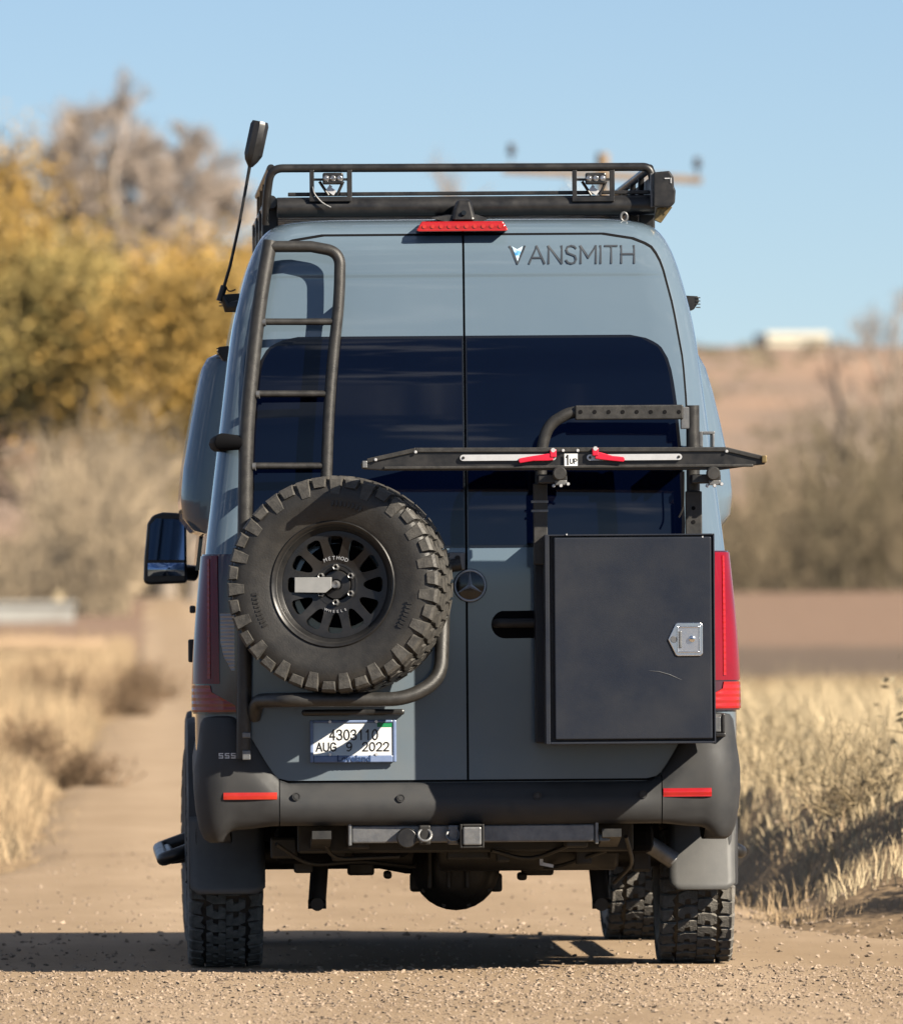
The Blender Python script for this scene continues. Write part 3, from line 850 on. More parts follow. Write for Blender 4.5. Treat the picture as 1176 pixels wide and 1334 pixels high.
# wheels on the ground: share mesh data
RT, WTY = 0.392, 0.272
def wheel(name, x, y, outward, steer=0.0):
    root = empty(name, parent=van)
    root.location = (x, y, 0.402)
    root.rotation_euler = (0, 0, (-math.pi / 2 if outward < 0 else math.pi / 2) + steer)
    return root
tb = MB(); tyre_body(tb, 0.386, WTY); tyre_me = tb.build('tyre', 'rubber', smooth=60)
tb = MB(); tyre_blocks(tb, 0.382, 0.402, WTY, 40); tread_me = tb.build('tread', 'tread_rubber')
tb = MB(); rim_mesh(tb); rim_me = tb.build('rim', 'rim_black', smooth=35)
tb = MB(); tb.lathe([(-0.052, 0.0005), (-0.052, 0.030), (-0.046, 0.038), (-0.040, 0.040), (-0.030, 0.044)], 32); hub_me = tb.build('hub_cap', 'rim_black', smooth=40)
protos = (tyre_me, tread_me, rim_me, hub_me)
YA = 1.22
lx = (vp(245, 1200, 0.95).x + vp(343, 1200, 0.95).x) / 2
rx = (vp(858, 1200, 0.95).x + vp(957, 1200, 0.95).x) / 2
for nm, x, y, sg, st in (('rear_wheel', lx, YA, -1, 0), ('rear_wheel', rx, YA, 1, 0), ('front_wheel', -0.86, YA + 3.66, -1, R(2)), ('front_wheel', 0.825, YA + 3.66, 1, R(2))):
    w = wheel(nm, x, y, sg, st)
    for pme in protos:
        c = bpy.data.objects.new(pme.data.name, pme.data); col.objects.link(c); c.parent = w
        if pme is tread_me: c.rotation_euler = (0, R(3), 0)
for pme in protos: bpy.data.objects.remove(pme)
# black arch trims; flat half-discs coloured black for the shade in the wheel openings
for y in (YA, YA + 3.66):
    for sg in (-1, 1):
        ai = 0.0 if y < 2 else -0.03
        mb = MB()
        path_o = []
        rows = []
        for k in range(25):
            t = -0.25 + (math.pi + 0.5) * k / 24
            rows.append([(sg * (0.96 + ai), y + 0.455 * math.cos(t), 0.43 + 0.455 * math.sin(t)), (sg * (1.022 + ai), y + 0.452 * math.cos(t), 0.43 + 0.452 * math.sin(t)),
                         (sg * (1.026 + ai), y + 0.475 * math.cos(t), 0.43 + 0.475 * math.sin(t)), (sg * (1.018 + ai), y + 0.505 * math.cos(t), 0.43 + 0.505 * math.sin(t)), (sg * (0.99 + ai), y + 0.515 * math.cos(t), 0.43 + 0.515 * math.sin(t))])
        mb.grid(rows); mb.build('arch_trim', 'bumper_plastic', van, smooth=50)
        mb = MB(); mb.prism([(sg * (1.0065 + ai), y + .452 * math.cos(t), .43 + .452 * math.sin(t)) for t in [.305 + (math.pi - .61) * k / 24 for k in range(25)]], (-sg * .02, 0, 0)); mb.build('well_shade_disc', 'seal', van)

# ------------------------------------------------------------------ underneath
und = empty('rear_axle', parent=van)
mb = MB(); mb.tube([(-0.80, YA, 0.42), (-0.3, YA, 0.42), (-0.2, YA, 0.42), (0.1, YA, 0.42), (0.2, YA, 0.42), (0.8, YA, 0.42)], [0.055, 0.055, 0.075, 0.075, 0.055, 0.055], 14); mb.build('axle_tube', 'dark_metal', und, smooth=50)
dc = vp(593, 1125, YA)
mb = MB(); mb.lathe([(-0.19, 0.0005), (-0.185, 0.075), (-0.165, 0.115), (-0.13, 0.138), (-0.09, 0.152), (-0.075, 0.165), (-0.05, 0.166), (-0.04, 0.13), (0.15, 0.10), (0.3, 0.05)], 28, (dc.x, YA, dc.z - 0.01), (0, 1, 0))
mb.build('differential', 'dark_metal', und, smooth=40)
for k in range(10):
    t = 2 * math.pi * k / 10
    mb = MB(); mb.cyl((dc.x + .152 * math.cos(t), YA - .088, dc.z - .01 + .152 * math.sin(t)), (dc.x + .152 * math.cos(t), YA - .098, dc.z - .01 + .152 * math.sin(t)), 0.009, 6); mb.build('cover_bolt', 'dark_metal', und)
for px in (413, 783):
    b = vp(px, 1168, YA - 0.22)
    sh = empty('shock_absorber', parent=van)
    mb = MB(); mb.cyl((b.x, b.y, b.z - .02), (b.x + (0.02 if px < 600 else -.02), b.y + .1, b.z + .22), 0.034, 14); mb.build('body', 'dark_metal', sh, smooth=50)
    mb = MB(); mb.cyl((b.x + (0.02 if px < 600 else -.02), b.y + .1, b.z + .2), (b.x + (0.03 if px < 600 else -.03), b.y + .14, b.z + .42), 0.034, 14); mb.build('dust_tube', 'dark_metal', sh, smooth=50)
    mb = MB(); mb.cyl((b.x - .034, b.y, b.z - .03), (b.x + .034, b.y, b.z - .03), 0.017, 12).cyl((b.x, b.y - .03, b.z - .03), (b.x, b.y + .03, b.z - .03), 0.025, 14); mb.build('bush', 'dark_metal', sh, smooth=50)
    lf = MB(); lf.grid([[(b.x + dx, -0.05 + 2.3 * k / 14, 0.53 - 0.085 * math.sin(math.pi * k / 14)) for dx in (-.035, .035)] for k in range(15)]); 
    lo = lf.build('leaf_spring', 'dark_metal', van)
    so = lo.modifiers.new('thick', 'SOLIDIFY'); so.thickness = 0.03
# chassis rails, cross members, silencer and tank make up the dark underside
ch = empty('chassis', parent=van)
for sg in (-1, 1):
    mb = MB(); mb.span((sg * 0.44, 0.05, 0.46), (sg * 0.36, 4.9, 0.56)); mb.build('rail', 'dark_metal', ch, bev=.008)
for y, z0 in ((0.35, .44), (0.8, .45), (2.0, .40), (3.0, .38)):
    mb = MB(); mb.span((-0.62, y, z0), (0.62, y + .12, 0.55)); mb.build('cross_member', 'dark_metal', ch, bev=.01)
mb = MB(); mb.lathe([(-.34, .001), (-.335, .07), (-.32, .085), (.32, .085), (.335, .07), (.34, .001)], 24, (0.24, 0.68, 0.45), (1, 0, 0)); mb.build('silencer', 'dark_metal', ch, smooth=50)
mb = MB(); mb.span((-0.75, 1.75, 0.36), (-0.2, 2.8, 0.56)); mb.build('fuel_tank', 'dark_metal', ch, bev=.05, seg=3)
mb = MB(); mb.span((0.15, 1.85, 0.36), (0.8, 2.6, 0.56)); mb.build('water_tank', 'dark_metal', ch, bev=.05, seg=3)
mb = MB(); mb.tube(bend([(0.30, 0.45, .48), (0.52, 0.35, .50), (0.66, 0.6, .48), (0.78, 0.62, .40)], .1), 0.034, 14); mb.build('exhaust_pipe', 'steel_grey', ch, smooth=50)
for x0, x1, y, z0, z1 in ((-0.70, -0.45, .5, .40, .54), (0.45, 0.70, .45, .43, .54), (-0.42, -0.2, .55, .42, .54)):
    mb = MB(); mb.span((x0, y, z0), (x1, y + .3, z1)); mb.build('under_cover', 'seal', ch, bev=.03)
for k, (px, py, w_, h_, y) in enumerate(((542, 1150, .045, .07, YA), (646, 1150, .045, .07, YA), (470, 1132, .10, .05, YA - .05), (700, 1132, .12, .05, YA - .05), (505, 1140, .03, .03, YA - .06), (680, 1142, .035, .03, YA - .06),
                                           (395, 1122, .07, .09, .75), (835, 1120, .07, .09, .75), (370, 1105, .10, .08, .5), (610, 1112, .16, .05, .45), (440, 1112, .05, .06, .5), (655, 1115, .05, .05, .4), (760, 1115, .06, .07, .5))):
    c = vp(px, py, y); mb = MB(); mb.span((c.x - w_ / 2, y - .03, c.z - h_ / 2), (c.x + w_ / 2, y + .08, c.z + h_ / 2)); mb.build('bracket', 'dark_metal', ch, bev=.01)
for pts_ in (((360, 1100, .3), (400, 1128, .4), (470, 1122, .6), (540, 1130, .9)), ((650, 1120, .9), (720, 1132, .6), (790, 1108, .4)), ((420, 1085, .2), (430, 1120, .3), (520, 1116, .4)), ((640, 1108, .3), (690, 1122, .4), (745, 1100, .3)), ((815, 1090, .2), (825, 1125, .4), (800, 1150, .7))):
    mb = MB(); mb.tube(bend([vp(*q_) for q_ in pts_], .08), .008, 8); mb.build('hose', 'dark_metal', ch, smooth=60)
c = vp(585, 1123, YA - .2)
for k in range(3):
    mb = MB(); mb.span((c.x - .08 + .07 * k, YA - .21, c.z - .10), (c.x - .065 + .07 * k, YA - .12, c.z + .10)); mb.build('housing_rib', 'dark_metal', und, bev=.004)
# tow bar
hi = empty('tow_bar', parent=van)
yh = -0.02
a, b = vp(458, 1088, yh), vp(775, 1087, yh)
mb = MB(); mb.span((a.x, yh - .0, a.z - .031), (b.x, yh + .08, a.z + .034)); mb.build('cross_tube', 'steel_grey', hi, bev=.006)
for x in (a.x - .006, b.x + .006):
    mb = MB(); mb.span((x - .006, yh - .01, a.z - .04), (x + .006, yh + .2, a.z + .08)); mb.build('end_plate', 'steel_grey', hi, bev=.003)
r0, r1 = vp(600, 1074, yh - .12), vp(630, 1105, yh - .12)
mb = MB(); rcx, rcz, rh = (r0.x + r1.x) / 2, (r0.z + r1.z) / 2, 0.044
for dx, dz, sx, sz in ((-rh + .004, 0, .008, 2 * rh), (rh - .004, 0, .008, 2 * rh), (0, rh - .004, 2 * rh - .016, .008), (0, -rh + .004, 2 * rh - .016, .008)):
    mb.box((rcx + dx, yh - .04, rcz + dz), (sx, .16, sz))
mb.build('receiver', 'dark_metal', hi, bev=.003)
mb = MB(); mb.span((rcx - rh + .01, yh - .128, rcz - rh + .01), (rcx + rh - .01, yh - .05, rcz + rh - .01)); mb.build('receiver_cover', 'steel_grey', hi, bev=.006)
for px in (553, 590):
    c = vp(px, 1088, yh - .03)
    mb = MB(); mb.span((c.x - .02, yh - .05, c.z - .036), (c.x + .022, yh - .002, c.z + .036)); mb.build('chain_plate', 'steel_grey' if px > 570 else 'dark_metal', hi, bev=.006)
    mb = MB(); mb.tube([(c.x + .024 * math.cos(t), yh - .055 + .012 * math.sin(t), c.z + .022 * math.sin(t)) for t in [2 * math.pi * k / 14 for k in range(14)]], .006, 8, closed=True); mb.build('chain_loop', 'steel_grey', hi, smooth=80)
c = vp(530, 1092, yh - .04)
mb = MB(); mb.lathe([(-.03, .001), (-.03, .035), (-.02, .038), (.04, .038)], 20, (c.x, yh - .02, c.z), (0, 1, 0)); mb.build('wiring_socket', 'rack_black', hi, smooth=40, bev=.002)
c = vp(783, 1092, .0)
mb = MB(); mb.cyl((c.x, .02, c.z - .012), (c.x, .02, c.z + .012), .034, 18); mb.build('tow_eye', 'grey_plate', hi, bev=.005)
c = vp(712, 1127, .5)
mb = MB(); mb.box(c, (.05, .02, .012), Euler((0, R(12), 0)).to_matrix()).box(c + Vector((-.02, 0, .012)), (.012, .02, .02)); mb.build('cable_clip', 'silver', ch)
# mud flaps behind the rear wheels
for px0, px1, pt, pb, m_ in ((248, 345, 1085, 1166, 'flap_plastic'), (872, 957, 1085, 1160, 'flap_plastic')):
    y = YA - 0.57
    a, b = vp(px0, pb, y), vp(px1, pt, y)
    mb = MB(); rows = []
    r_ = 0.03
    for k in range(13):
        z = a.z + (b.z + .06 - a.z) * k / 12
        ins = r_ - math.sqrt(max(0, r_ * r_ - max(0, r_ - (z - a.z)) ** 2))
        rows.append([(a.x + ins + (b.x - a.x - 2 * ins) * i / 8, y + 0.02 * math.sin(math.pi * k / 12) - 0.012 * math.sin(math.pi * i / 8) + 0.08 * (k / 12), z) for i in range(9)])
    mb.grid(rows)
    fo = mb.build('mud_flap', m_, van, smooth=60)
    so = fo.modifiers.new('thick', 'SOLIDIFY'); so.thickness = 0.008; so.offset = 1
# side steps
for sg, px, py in ((-1, 213, 1120), (1, 965, 1110)):
    yb = 1.75
    e = vp(px, py, yb)
    x_in, x_out = sg * 0.86, e.x
    st = empty('side_step', parent=van)
    mb = MB(); mb.tube(bend([(x_in, yb + .1, e.z + .09), (x_out, yb, e.z), (x_out, yb + 2.5, e.z), (x_in, yb + 2.4, e.z + .09)], .08), .026, 14); mb.build('step_tube', 'rack_black', st, smooth=60)
    mb = MB(); mb.tube(bend([(x_in, yb - .02, e.z + .03), (x_out + .0 * sg - sg * .03, yb + .08, e.z + .0), (x_out - sg * .03, yb + 2.3, e.z)], .05), .02, 12); mb.build('step_rail', 'rack_black', st, smooth=60)

# ------------------------------------------------------------------ sides: flares, mirrors, windows, lamps
for sg in (-1, 1):
    mb = MB(); rows = []
    fl = [(1.628, 0.0), (1.642, .05), (1.69, .094), (1.76, .110), (1.88, .113), (2.03, .106), (2.18, .096), (2.255, .088), (2.288, .074), (2.302, .045), (2.308, .0)] if sg < 0 else \
         [(1.628, 0.0), (1.642, .05), (1.69, .09), (1.76, .106), (1.88, .110), (2.03, .098), (2.15, .085), (2.24, .07), (2.288, .05), (2.308, .0)]
    y0, y1 = 1.05, 2.75
    for z, o in fl:
        row = []
        for k in range(25):
            t = (0, .002, .008, .02, .04)[k] if k < 5 else ((1, .998, .992, .98, .96)[24 - k] if k > 19 else .04 + .92 * (k - 4) / 16)
            e = min(1.0, min(t, 1 - t) * 28) ** 0.4 if 0 < t < 1 else 0.0
            row.append((sg * (hw(z) - 0.004 + o * e), y0 + (y1 - y0) * t, z))
        rows.append(row)
    if sg < 0: rows = [list(reversed(r_)) for r_ in rows]
    mb.grid(rows); mb.build('window_flare', 'paint', van, smooth=60)
for sg in (-1, 1):       # cab side windows and windscreen so the front is not blind
    mb = MB()
    mb.prism([(sg * (hw(z) + .003), y, z) for y, z in ((3.35, 1.50), (4.55, 1.50), (4.30, 1.98), (4.14, 2.12), (3.35, 2.12))], (-sg * .02, 0, 0))
    mb.build('cab_window', 'glass', van)
mb = MB(); rows = []
for k in range(9):
    z = 1.44 + (2.12 - 1.44) * k / 8
    rows.append([(-(hw(z) - .34) + 2 * (hw(z) - .34) * i / 8, interp(FT, z) + .004, z) for i in range(9)])
mb.grid(rows); mb.build('windscreen', 'glass', van, smooth=60)
for sg in (-1, 1):
    mb = MB(); mb.box((sg * .62, 5.80, 0.98), (.42, .12, .16)); mb.build('headlamp', 'clear_lens', van, bev=.04, seg=3)
# door mirrors
ym = 4.45
for sg in (-1, 1):
    mr = empty('door_mirror', parent=van)
    if sg < 0: a, b = vp(187, 762, ym), vp(243, 667, ym)
    else:
        al, bl = vp(187, 762, ym), vp(243, 667, ym); a = Vector((-bl.x, ym, al.z)); b = Vector((-al.x, ym, bl.z))
    w_, h_ = b.x - a.x, b.z - a.z
    out, inn = (a.x, b.x) if sg < 0 else (b.x, a.x)
    poly = [(out, a.z + .012), (out + (inn - out) * .02, a.z + h_ * .35), (out + (inn - out) * .10, b.z - .045), (out + (inn - out) * .22, b.z - .012), (out + (inn - out) * .45, b.z), (inn, b.z - .005), (inn, a.z + .006), (out + (inn - out) * .1, a.z)]
    mb = MB(); mb.prism([(x, ym, z) for x, z in poly], (0, .14, 0)); mb.build('mirror_shell', 'rack_black', mr, bev=.012, seg=2)
    g0 = [(out + (inn - out) * .11, a.z + h_ * .34), (out + (inn - out) * .16, b.z - .05), (out + (inn - out) * .30, b.z - .025), (inn - (inn - out) * .06, b.z - .03), (inn - (inn - out) * .06, a.z + h_ * .34)]
    rot = Matrix.Rotation(-sg * R(9), 3, 'Z') 
    mb = MB(); mb.prism([(x, ym - .014 - abs(x - inn) * .05 + (z - a.z) * .06, z) for x, z in g0], (0, .01, 0)); mb.build('mirror_glass', 'mirror', mr)
    g1 = [(out + (inn - out) * .10, a.z + .035), (out + (inn - out) * .10, a.z + h_ * .30), (inn - (inn - out) * .06, a.z + h_ * .30), (inn - (inn - out) * .06, a.z + .035)]
    mb = MB()
    rows = [[(g1[0][0] + (g1[2][0] - g1[0][0]) * i / 6, ym - .006 - .012 * math.sin(math.pi * i / 6) * math.sin(math.pi * j / 4), g1[0][1] + (g1[1][1] - g1[0][1]) * j / 4) for i in range(7)] for j in range(5)]
    mb.grid(rows); mb.build('wide_glass', 'mirror', mr, smooth=180)
    mb = MB(); mb.tube([(inn - (inn - out) * .1, ym + .07, a.z + .05), (sg * (hw(a.z) - .01), ym + .10, a.z + .045)], .032, 12); mb.build('mirror_arm', 'rack_black', mr, smooth=60)
# small side items: hinges, marker, scene lights
for px, py, y, w_, h_, m_, nm in ((248, 848, .30, .016, .085, 'rack_black', 'door_hinge'), (249, 794, 3.4, .012, .03, 'rack_black', 'side_button'), (955, 852, .35, .03, .055, 'brass', 'side_latch')):
    c = vp(px, py, y); sg = -1 if px < 600 else 1
    mb = MB(); x_in = sg * (hw(c.z) - .012); mb.span((x_in, y, c.z - h_ / 2), (c.x + sg * w_ * .5, y + .05, c.z + h_ / 2)); mb.build(nm, m_, van, bev=.006)
for px, py in ((905, 394), (292, 392), (289, 460)):
    y = 0.75
    c = vp(px, py, y); sg = -1 if px < 600 else 1
    sl = empty('scene_light', parent=van)
    mb = MB(); x_in = sg * (hw(c.z) - .03)
    mb.add([(x_in, y, c.z + .03), (c.x + sg * .012, y, c.z + .024), (c.x + sg * .016, y, c.z + .004), (c.x - sg * .004, y, c.z - .026), (x_in, y, c.z - .03)] +
           [(x_in, y + .22, c.z + .03), (c.x + sg * .012, y + .22, c.z + .024), (c.x + sg * .016, y + .22, c.z + .004), (c.x - sg * .004, y + .22, c.z - .026), (x_in, y + .22, c.z - .03)],
           [(0, 1, 2, 3, 4), (9, 8, 7, 6, 5)] + [(i, i + 5, (i + 1) % 5 + 5, (i + 1) % 5) for i in range(5)])
    mb.build('housing', 'rack_black', sl, bev=.003)
    for k in range(4):
        mb = MB(); mb.box((c.x + sg * .012, y - .002, c.z + .018 - .012 * k), (.016, .006, .004)); mb.build('fin', 'black_metal', sl)
for sg in (-1, 1):
    mb = MB(); mb.span((sg * 0.90, YA + .5, 0.42), (sg * 0.992, YA + 3.16, 0.62)); mb.build('rocker_panel', 'bumper_plastic', van, bev=.02)
# ------------------------------------------------------------------ lettering, emblem, handle, plate on the doors
def rsurf(x, z, off): return rear_pt(s_of(x, z), z, off)
# sign-written name: thin strokes
let = {
 'V': [[(0, 1), (.5, 0), (1, 1)]], 'A': [[(0, 0), (.5, 1), (1, 0)], [(.2, .33), (.8, .33)]], 'N': [[(0, 0), (0, 1), (1, 0), (1, 1)]],
 'S': [[(.95, .86), (.80, .97), (.5, 1.02), (.2, .96), (.06, .78), (.15, .60), (.5, .51), (.85, .42), (.96, .23), (.82, .04), (.5, -.02), (.18, .03), (.02, .17)]],
 'M': [[(0, 0), (0, 1), (.5, .32), (1, 1), (1, 0)]], 'I': [[(.5, 0), (.5, 1)]], 'T': [[(0, 1), (1, 1)], [(.5, 1), (.5, 0)]], 'H': [[(0, 0), (0, 1)], [(1, 0), (1, 1)], [(0, .52), (1, .52)]]}
yl = 0.09
L0, L1 = vp(664, 343, yl), vp(826, 321, yl)
widths = [('V', .95), ('A', .95), ('N', .82), ('S', .66), ('M', .95), ('I', .06), ('T', .74), ('H', .80)]
gap = .26
tot = sum(w for _, w in widths) + gap * 7
u = (L1.x - L0.x) / tot
lh = 0.0635
mb = MB(); x = L0.x
def stroke(mb, pts, wd, depth=.0012):
    P = [Vector(p) for p in pts]
    for i in range(len(P) - 1):
        a, b = P[i], P[i + 1]
        d = (b - a).normalized(); nn = Vector((-d.y, d.x)) * wd / 2
        e = d * wd * .35
        q = [a - e + nn, a - e - nn, b + e - nn, b + e + nn]
        f = [rsurf(p.x, p.y, .0150 + .0004 * (i % 2)) for p in q]
        mb.add(f + [p + Vector((0, .004, 0)) for p in f], [(0, 1, 2, 3), (0, 4, 5, 1), (1, 5, 6, 2), (2, 6, 7, 3), (3, 7, 4, 0)])
zb = L0.z
for k, (chh, w) in enumerate(widths):
    for st in let[chh]:
        stroke(mb, [(x + px * w * u, zb + py * lh) for px, py in st], .0064)
    if k == 0:
        vb = MB(); vb.add([rsurf(x + w * u * .14, zb + lh, .0156), rsurf(x + w * u * .5, zb + lh * .12, .0156), rsurf(x + w * u * .86, zb + lh, .0156), rsurf(x + w * u * .5, zb + lh * .82, .0156)], [(0, 1, 2, 3)])
    x += (w + gap) * u
mb.build('name_lettering', 'logo_ink', doors[1])
vb.build('name_emblem', 'logo_blue', doors[1])
# round three-pointed emblem
ec = vp(612, 763, -.01)
em = empty('star_emblem', parent=van)
mb = MB(); mb.lathe([(.022, .0005), (.022, .050), (.020, .057), (.010, .062), (.0, .062)], 40, (ec.x, -.006, ec.z), (0, -1, 0)); mb.build('emblem_disc', 'frit', em, smooth=40)
mb = MB(); mb.tube([(ec.x + .0555 * math.cos(t), -.027, ec.z + .0555 * math.sin(t)) for t in [2 * math.pi * k / 48 for k in range(48)]], .0042, 10, closed=True); mb.build('emblem_ring', 'bright_silver', em, smooth=80)
mb = MB()
for k in range(3):
    a = math.pi / 2 + 2 * math.pi * k / 3
    tip = (ec.x + .055 * math.cos(a), -.0285, ec.z + .055 * math.sin(a))
    l_ = (ec.x + .0085 * math.cos(a + 1.05), -.0285, ec.z + .0085 * math.sin(a + 1.05)); r_ = (ec.x + .0085 * math.cos(a - 1.05), -.0285, ec.z + .0085 * math.sin(a - 1.05))
    mb.add([tip, l_, (ec.x, -.037, ec.z), r_], [(0, 1, 2), (0, 2, 3)])
mb.build('emblem_star', 'bright_silver', em)
# door handle in its dark recess
hd = empty('door_handle', parent=doors[1])
h0, h1 = vp(640, 832, -.02), vp(710, 795, -.02)
hz, hh = (h0.z + h1.z) / 2, (h1.z - h0.z) / 2
mb = MB(); poly = []
for k in range(24):
    t = 2 * math.pi * k / 24
    cx = h0.x + hh if math.cos(t) < 0 else h1.x + .04
    poly.append((cx + hh * math.cos(t), -.014, hz + hh * math.sin(t)))
mb.prism(poly, (0, .012, 0)); mb.build('recess', 'seal', hd, bev=.003)
mb = MB(); mb.tube(bend([(h0.x + .018, -.012, hz + .004), (h0.x + .03, -.045, hz + .005), (h1.x + .03, -.045, hz + .005), (h1.x + .045, -.012, hz + .004)], .02), .017, 12); mb.build('grip', 'bumper_plastic', hd, smooth=60)
GLY = {
 '0': [[(.5 + .46 * math.cos(t), .5 + .5 * math.sin(t)) for t in [2 * math.pi * k / 16 for k in range(17)]]],
 '1': [[(.22, .76), (.55, 1.0), (.55, 0)]],
 '2': [[(.06, .74), (.14, .90), (.36, 1.0), (.66, 1.0), (.88, .88), (.92, .70), (.80, .50), (.40, .22), (.05, 0), (.95, 0)]],
 '3': [[(.06, .80), (.18, .94), (.45, 1.0), (.75, .96), (.88, .78), (.78, .58), (.42, .53)], [(.42, .53), (.80, .48), (.94, .27), (.82, .07), (.48, 0), (.18, .05), (.04, .2)]],
 '4': [[(.72, 0), (.72, 1.0), (.03, .30), (.98, .30)]],
 '9': [[(.14, .04), (.45, .0), (.76, .16), (.92, .5), (.90, .76), (.74, .95), (.48, 1.0), (.20, .92), (.07, .70), (.16, .48), (.42, .38), (.70, .44), (.90, .64)]],
 'A': [[(0, 0), (.5, 1), (1, 0)], [(.2, .34), (.8, .34)]], 'U': [[(.05, 1), (.05, .32), (.16, .08), (.5, 0), (.84, .08), (.95, .32), (.95, 1)]],
 'G': [[(.94, .78), (.80, .94), (.5, 1.0), (.20, .90), (.04, .5), (.2, .1), (.5, 0), (.8, .06), (.95, .2), (.95, .48), (.55, .48)]],
 'P': [[(.05, 0), (.05, 1), (.6, 1), (.9, .86), (.9, .62), (.6, .48), (.05, .48)]]}
def stroke_text(txt, name, m, parent, cx, cz, y, h, w, gap_, sw, depth=.0008):
    mb = MB()
    tot_ = sum((w if c != ' ' else w * .55) + gap_ for c in txt) - gap_
    x = cx - tot_ / 2
    k = 0
    for c in txt:
        if c != ' ':
            for st in GLY[c]:
                for p, q in zip(st, st[1:]):
                    a = Vector((x + p[0] * w, cz + (p[1] - .5) * h)); b = Vector((x + q[0] * w, cz + (q[1] - .5) * h))
                    d = (b - a).normalized(); nn = Vector((-d.y, d.x)) * sw / 2; e = d * sw * .35; k += 1
                    yy = y - .0001 * (k % 3)
                    P = [a - e + nn, a - e - nn, b + e - nn, b + e + nn]
                    mb.add([(v.x, yy, v.y) for v in P] + [(v.x, yy + depth, v.y) for v in P], [(0, 1, 2, 3), (0, 4, 5, 1), (1, 5, 6, 2), (2, 6, 7, 3), (3, 7, 4, 0)])
        x += (w if c != ' ' else w * .55) + gap_
    return mb.build(name, m, parent)
# number plate with frame
pl = empty('number_plate', parent=doors[-1])
p0, p1 = vp(404, 994, -.03), vp(516, 938, -.03)
pw, ph = p1.x - p0.x, p1.z - p0.z
pcx, pcz = (p0.x + p1.x) / 2, (p0.z + p1.z) / 2
mb = MB(); mb.span((p0.x + .004, -.030, p0.z + .004), (p1.x - .004, -.012, p1.z - .004)); mb.build('plate_backing', 'plate_blue', pl, bev=.004)
mb = MB()
fw = .016
mb.span((p0.x, -.040, p0.z), (p0.x + fw * .8, -.026, p1.z)).span((p1.x - fw * .8, -.040, p0.z), (p1.x, -.026, p1.z))
mb.span((p0.x + fw * .8, -.0396, p0.z), (p1.x - fw * .8, -.0264, p0.z + .026)).span((p0.x + fw * .8, -.0396, p1.z - .010), (p1.x - fw * .8, -.0264, p1.z))
mb.build('plate_frame', 'plate_blue', pl, bev=.004)
mb = MB(); mb.span((p0.x + fw * .8, -.0335, p0.z + .026), (p1.x - fw * .8, -.028, p1.z - .010)); mb.build('permit_paper', 'white_print', pl)
mb = MB(); mb.span((p1.x - .07, -.0348, p1.z - .026), (p1.x - .016, -.0322, p1.z - .010)); mb.build('green_band', 'plate_green', pl)
stroke_text('4303110', 'plate_text', 'ink', pl, pcx + .002, pcz + .024, -.0346, .036, .0205, .0055, .0052)
stroke_text('AUG  9  2022', 'plate_text', 'ink', pl, pcx - .002, pcz - .020, -.0346, .030, .0205, .0052, .0050)
text_mesh('Loveland', .032, 'frame_text', 'plate_ink', pl, (pcx + .002, -.0408, p0.z + .014), sx=1.0, spacing=1.08, off=.0011)
for dx in (-.085, .085):
    for z in (p1.z - .006, p0.z + .030):
        mb = MB(); mb.cyl((pcx + dx, -.034, z), (pcx + dx, -.042, z), .006, 10); mb.build('screw', 'silver', pl)
mb = MB(); mb.span((p0.x - .03, -.055, p1.z + .018), (p1.x + .03, -.010, p1.z + .040)); mb.build('plate_lamp_bar', 'rack_black', doors[-1], bev=.008)

# ------------------------------------------------------------------ ladder
ld = empty('rear_ladder', parent=van)
def L(px, py, so):
    """a point standing off the rear skin"""
    q = vp(px, py, 0)
    y = yr(max(.6, min(2.7, q.z))) - .011 - so
    return vp(px, py, y)
SO = .075
left = [L(352, 314, SO), L(340, 380, SO), L(329, 470, SO), L(321, 560, SO), L(319, 670, SO), L(319, 800, SO), L(318, 930, SO), L(317, 988, SO - .01)]
mb = MB(); mb.tube(bend(left, .15), .0272, 16); mb.build('rail', 'black_metal', ld, smooth=60)
top = [L(352, 321, SO), L(405, 321, SO), L(443, 328, SO), L(442, 390, SO), L(433, 470, SO), L(428, 540, SO), L(425, 620, SO), L(424, 700, SO), L(424, 780, SO)]
mb = MB(); mb.tube(bend(top, [0, 0, .13, .1, .1, .1, .1, .1, 0], 10), .0212, 16); mb.build('rail', 'black_metal', ld, smooth=60)
for py, a, b in ((419, 333, 438), (513, 325, 430), (607, 320, 426)):
    mb = MB(); mb.tube([L(a, py, SO), L(b, py, SO)], .0125, 12); mb.build('rung', 'black_metal', ld, smooth=60)
    mb = MB(); q = L(a + 9, py + 1, SO + .006); mb.cyl(q, q + Vector((.012, -.002, 0)), .015, 10); mb.build('rung_collar', 'steel_grey', ld, smooth=40)
for px, py in ((300, 577),):
    mb = MB(); q = L(318, py, SO); r_ = rear_pt(-(hw(q.z) - RC + RC * math.pi / 2 + .02), q.z, .004)
    mb.tube([r_, (r_.x + .02, q.y + .02, q.z + .004), q], [.030, .034, .026], 10); mb.build('clamp_bracket', 'seal', ld, smooth=40, bev=.003)
for py in (345, 640, 955):
    q = L(320 if py > 500 else 345, py, SO)
    mb = MB(); mb.span((q.x - .012, q.y, q.z - .02), (q.x + .012, q.y + SO + .012, q.z + .02)); mb.build('stand_off', 'black_metal', ld, bev=.004)
    if py < 500:
        q = L(441, 400, SO); mb = MB(); mb.span((q.x - .010, q.y, q.z - .015), (q.x + .010, q.y + SO + .012, q.z + .015)); mb.build('stand_off', 'black_metal', ld, bev=.004)
for py in (958, 984):
    q = L(321, py, SO + .02)
    mb = MB(); mb.box((q.x, q.y + .0, q.z), (.03, .012, .02 if py < 970 else .035)); mb.build('foot_clamp', 'steel_grey', ld, bev=.003)

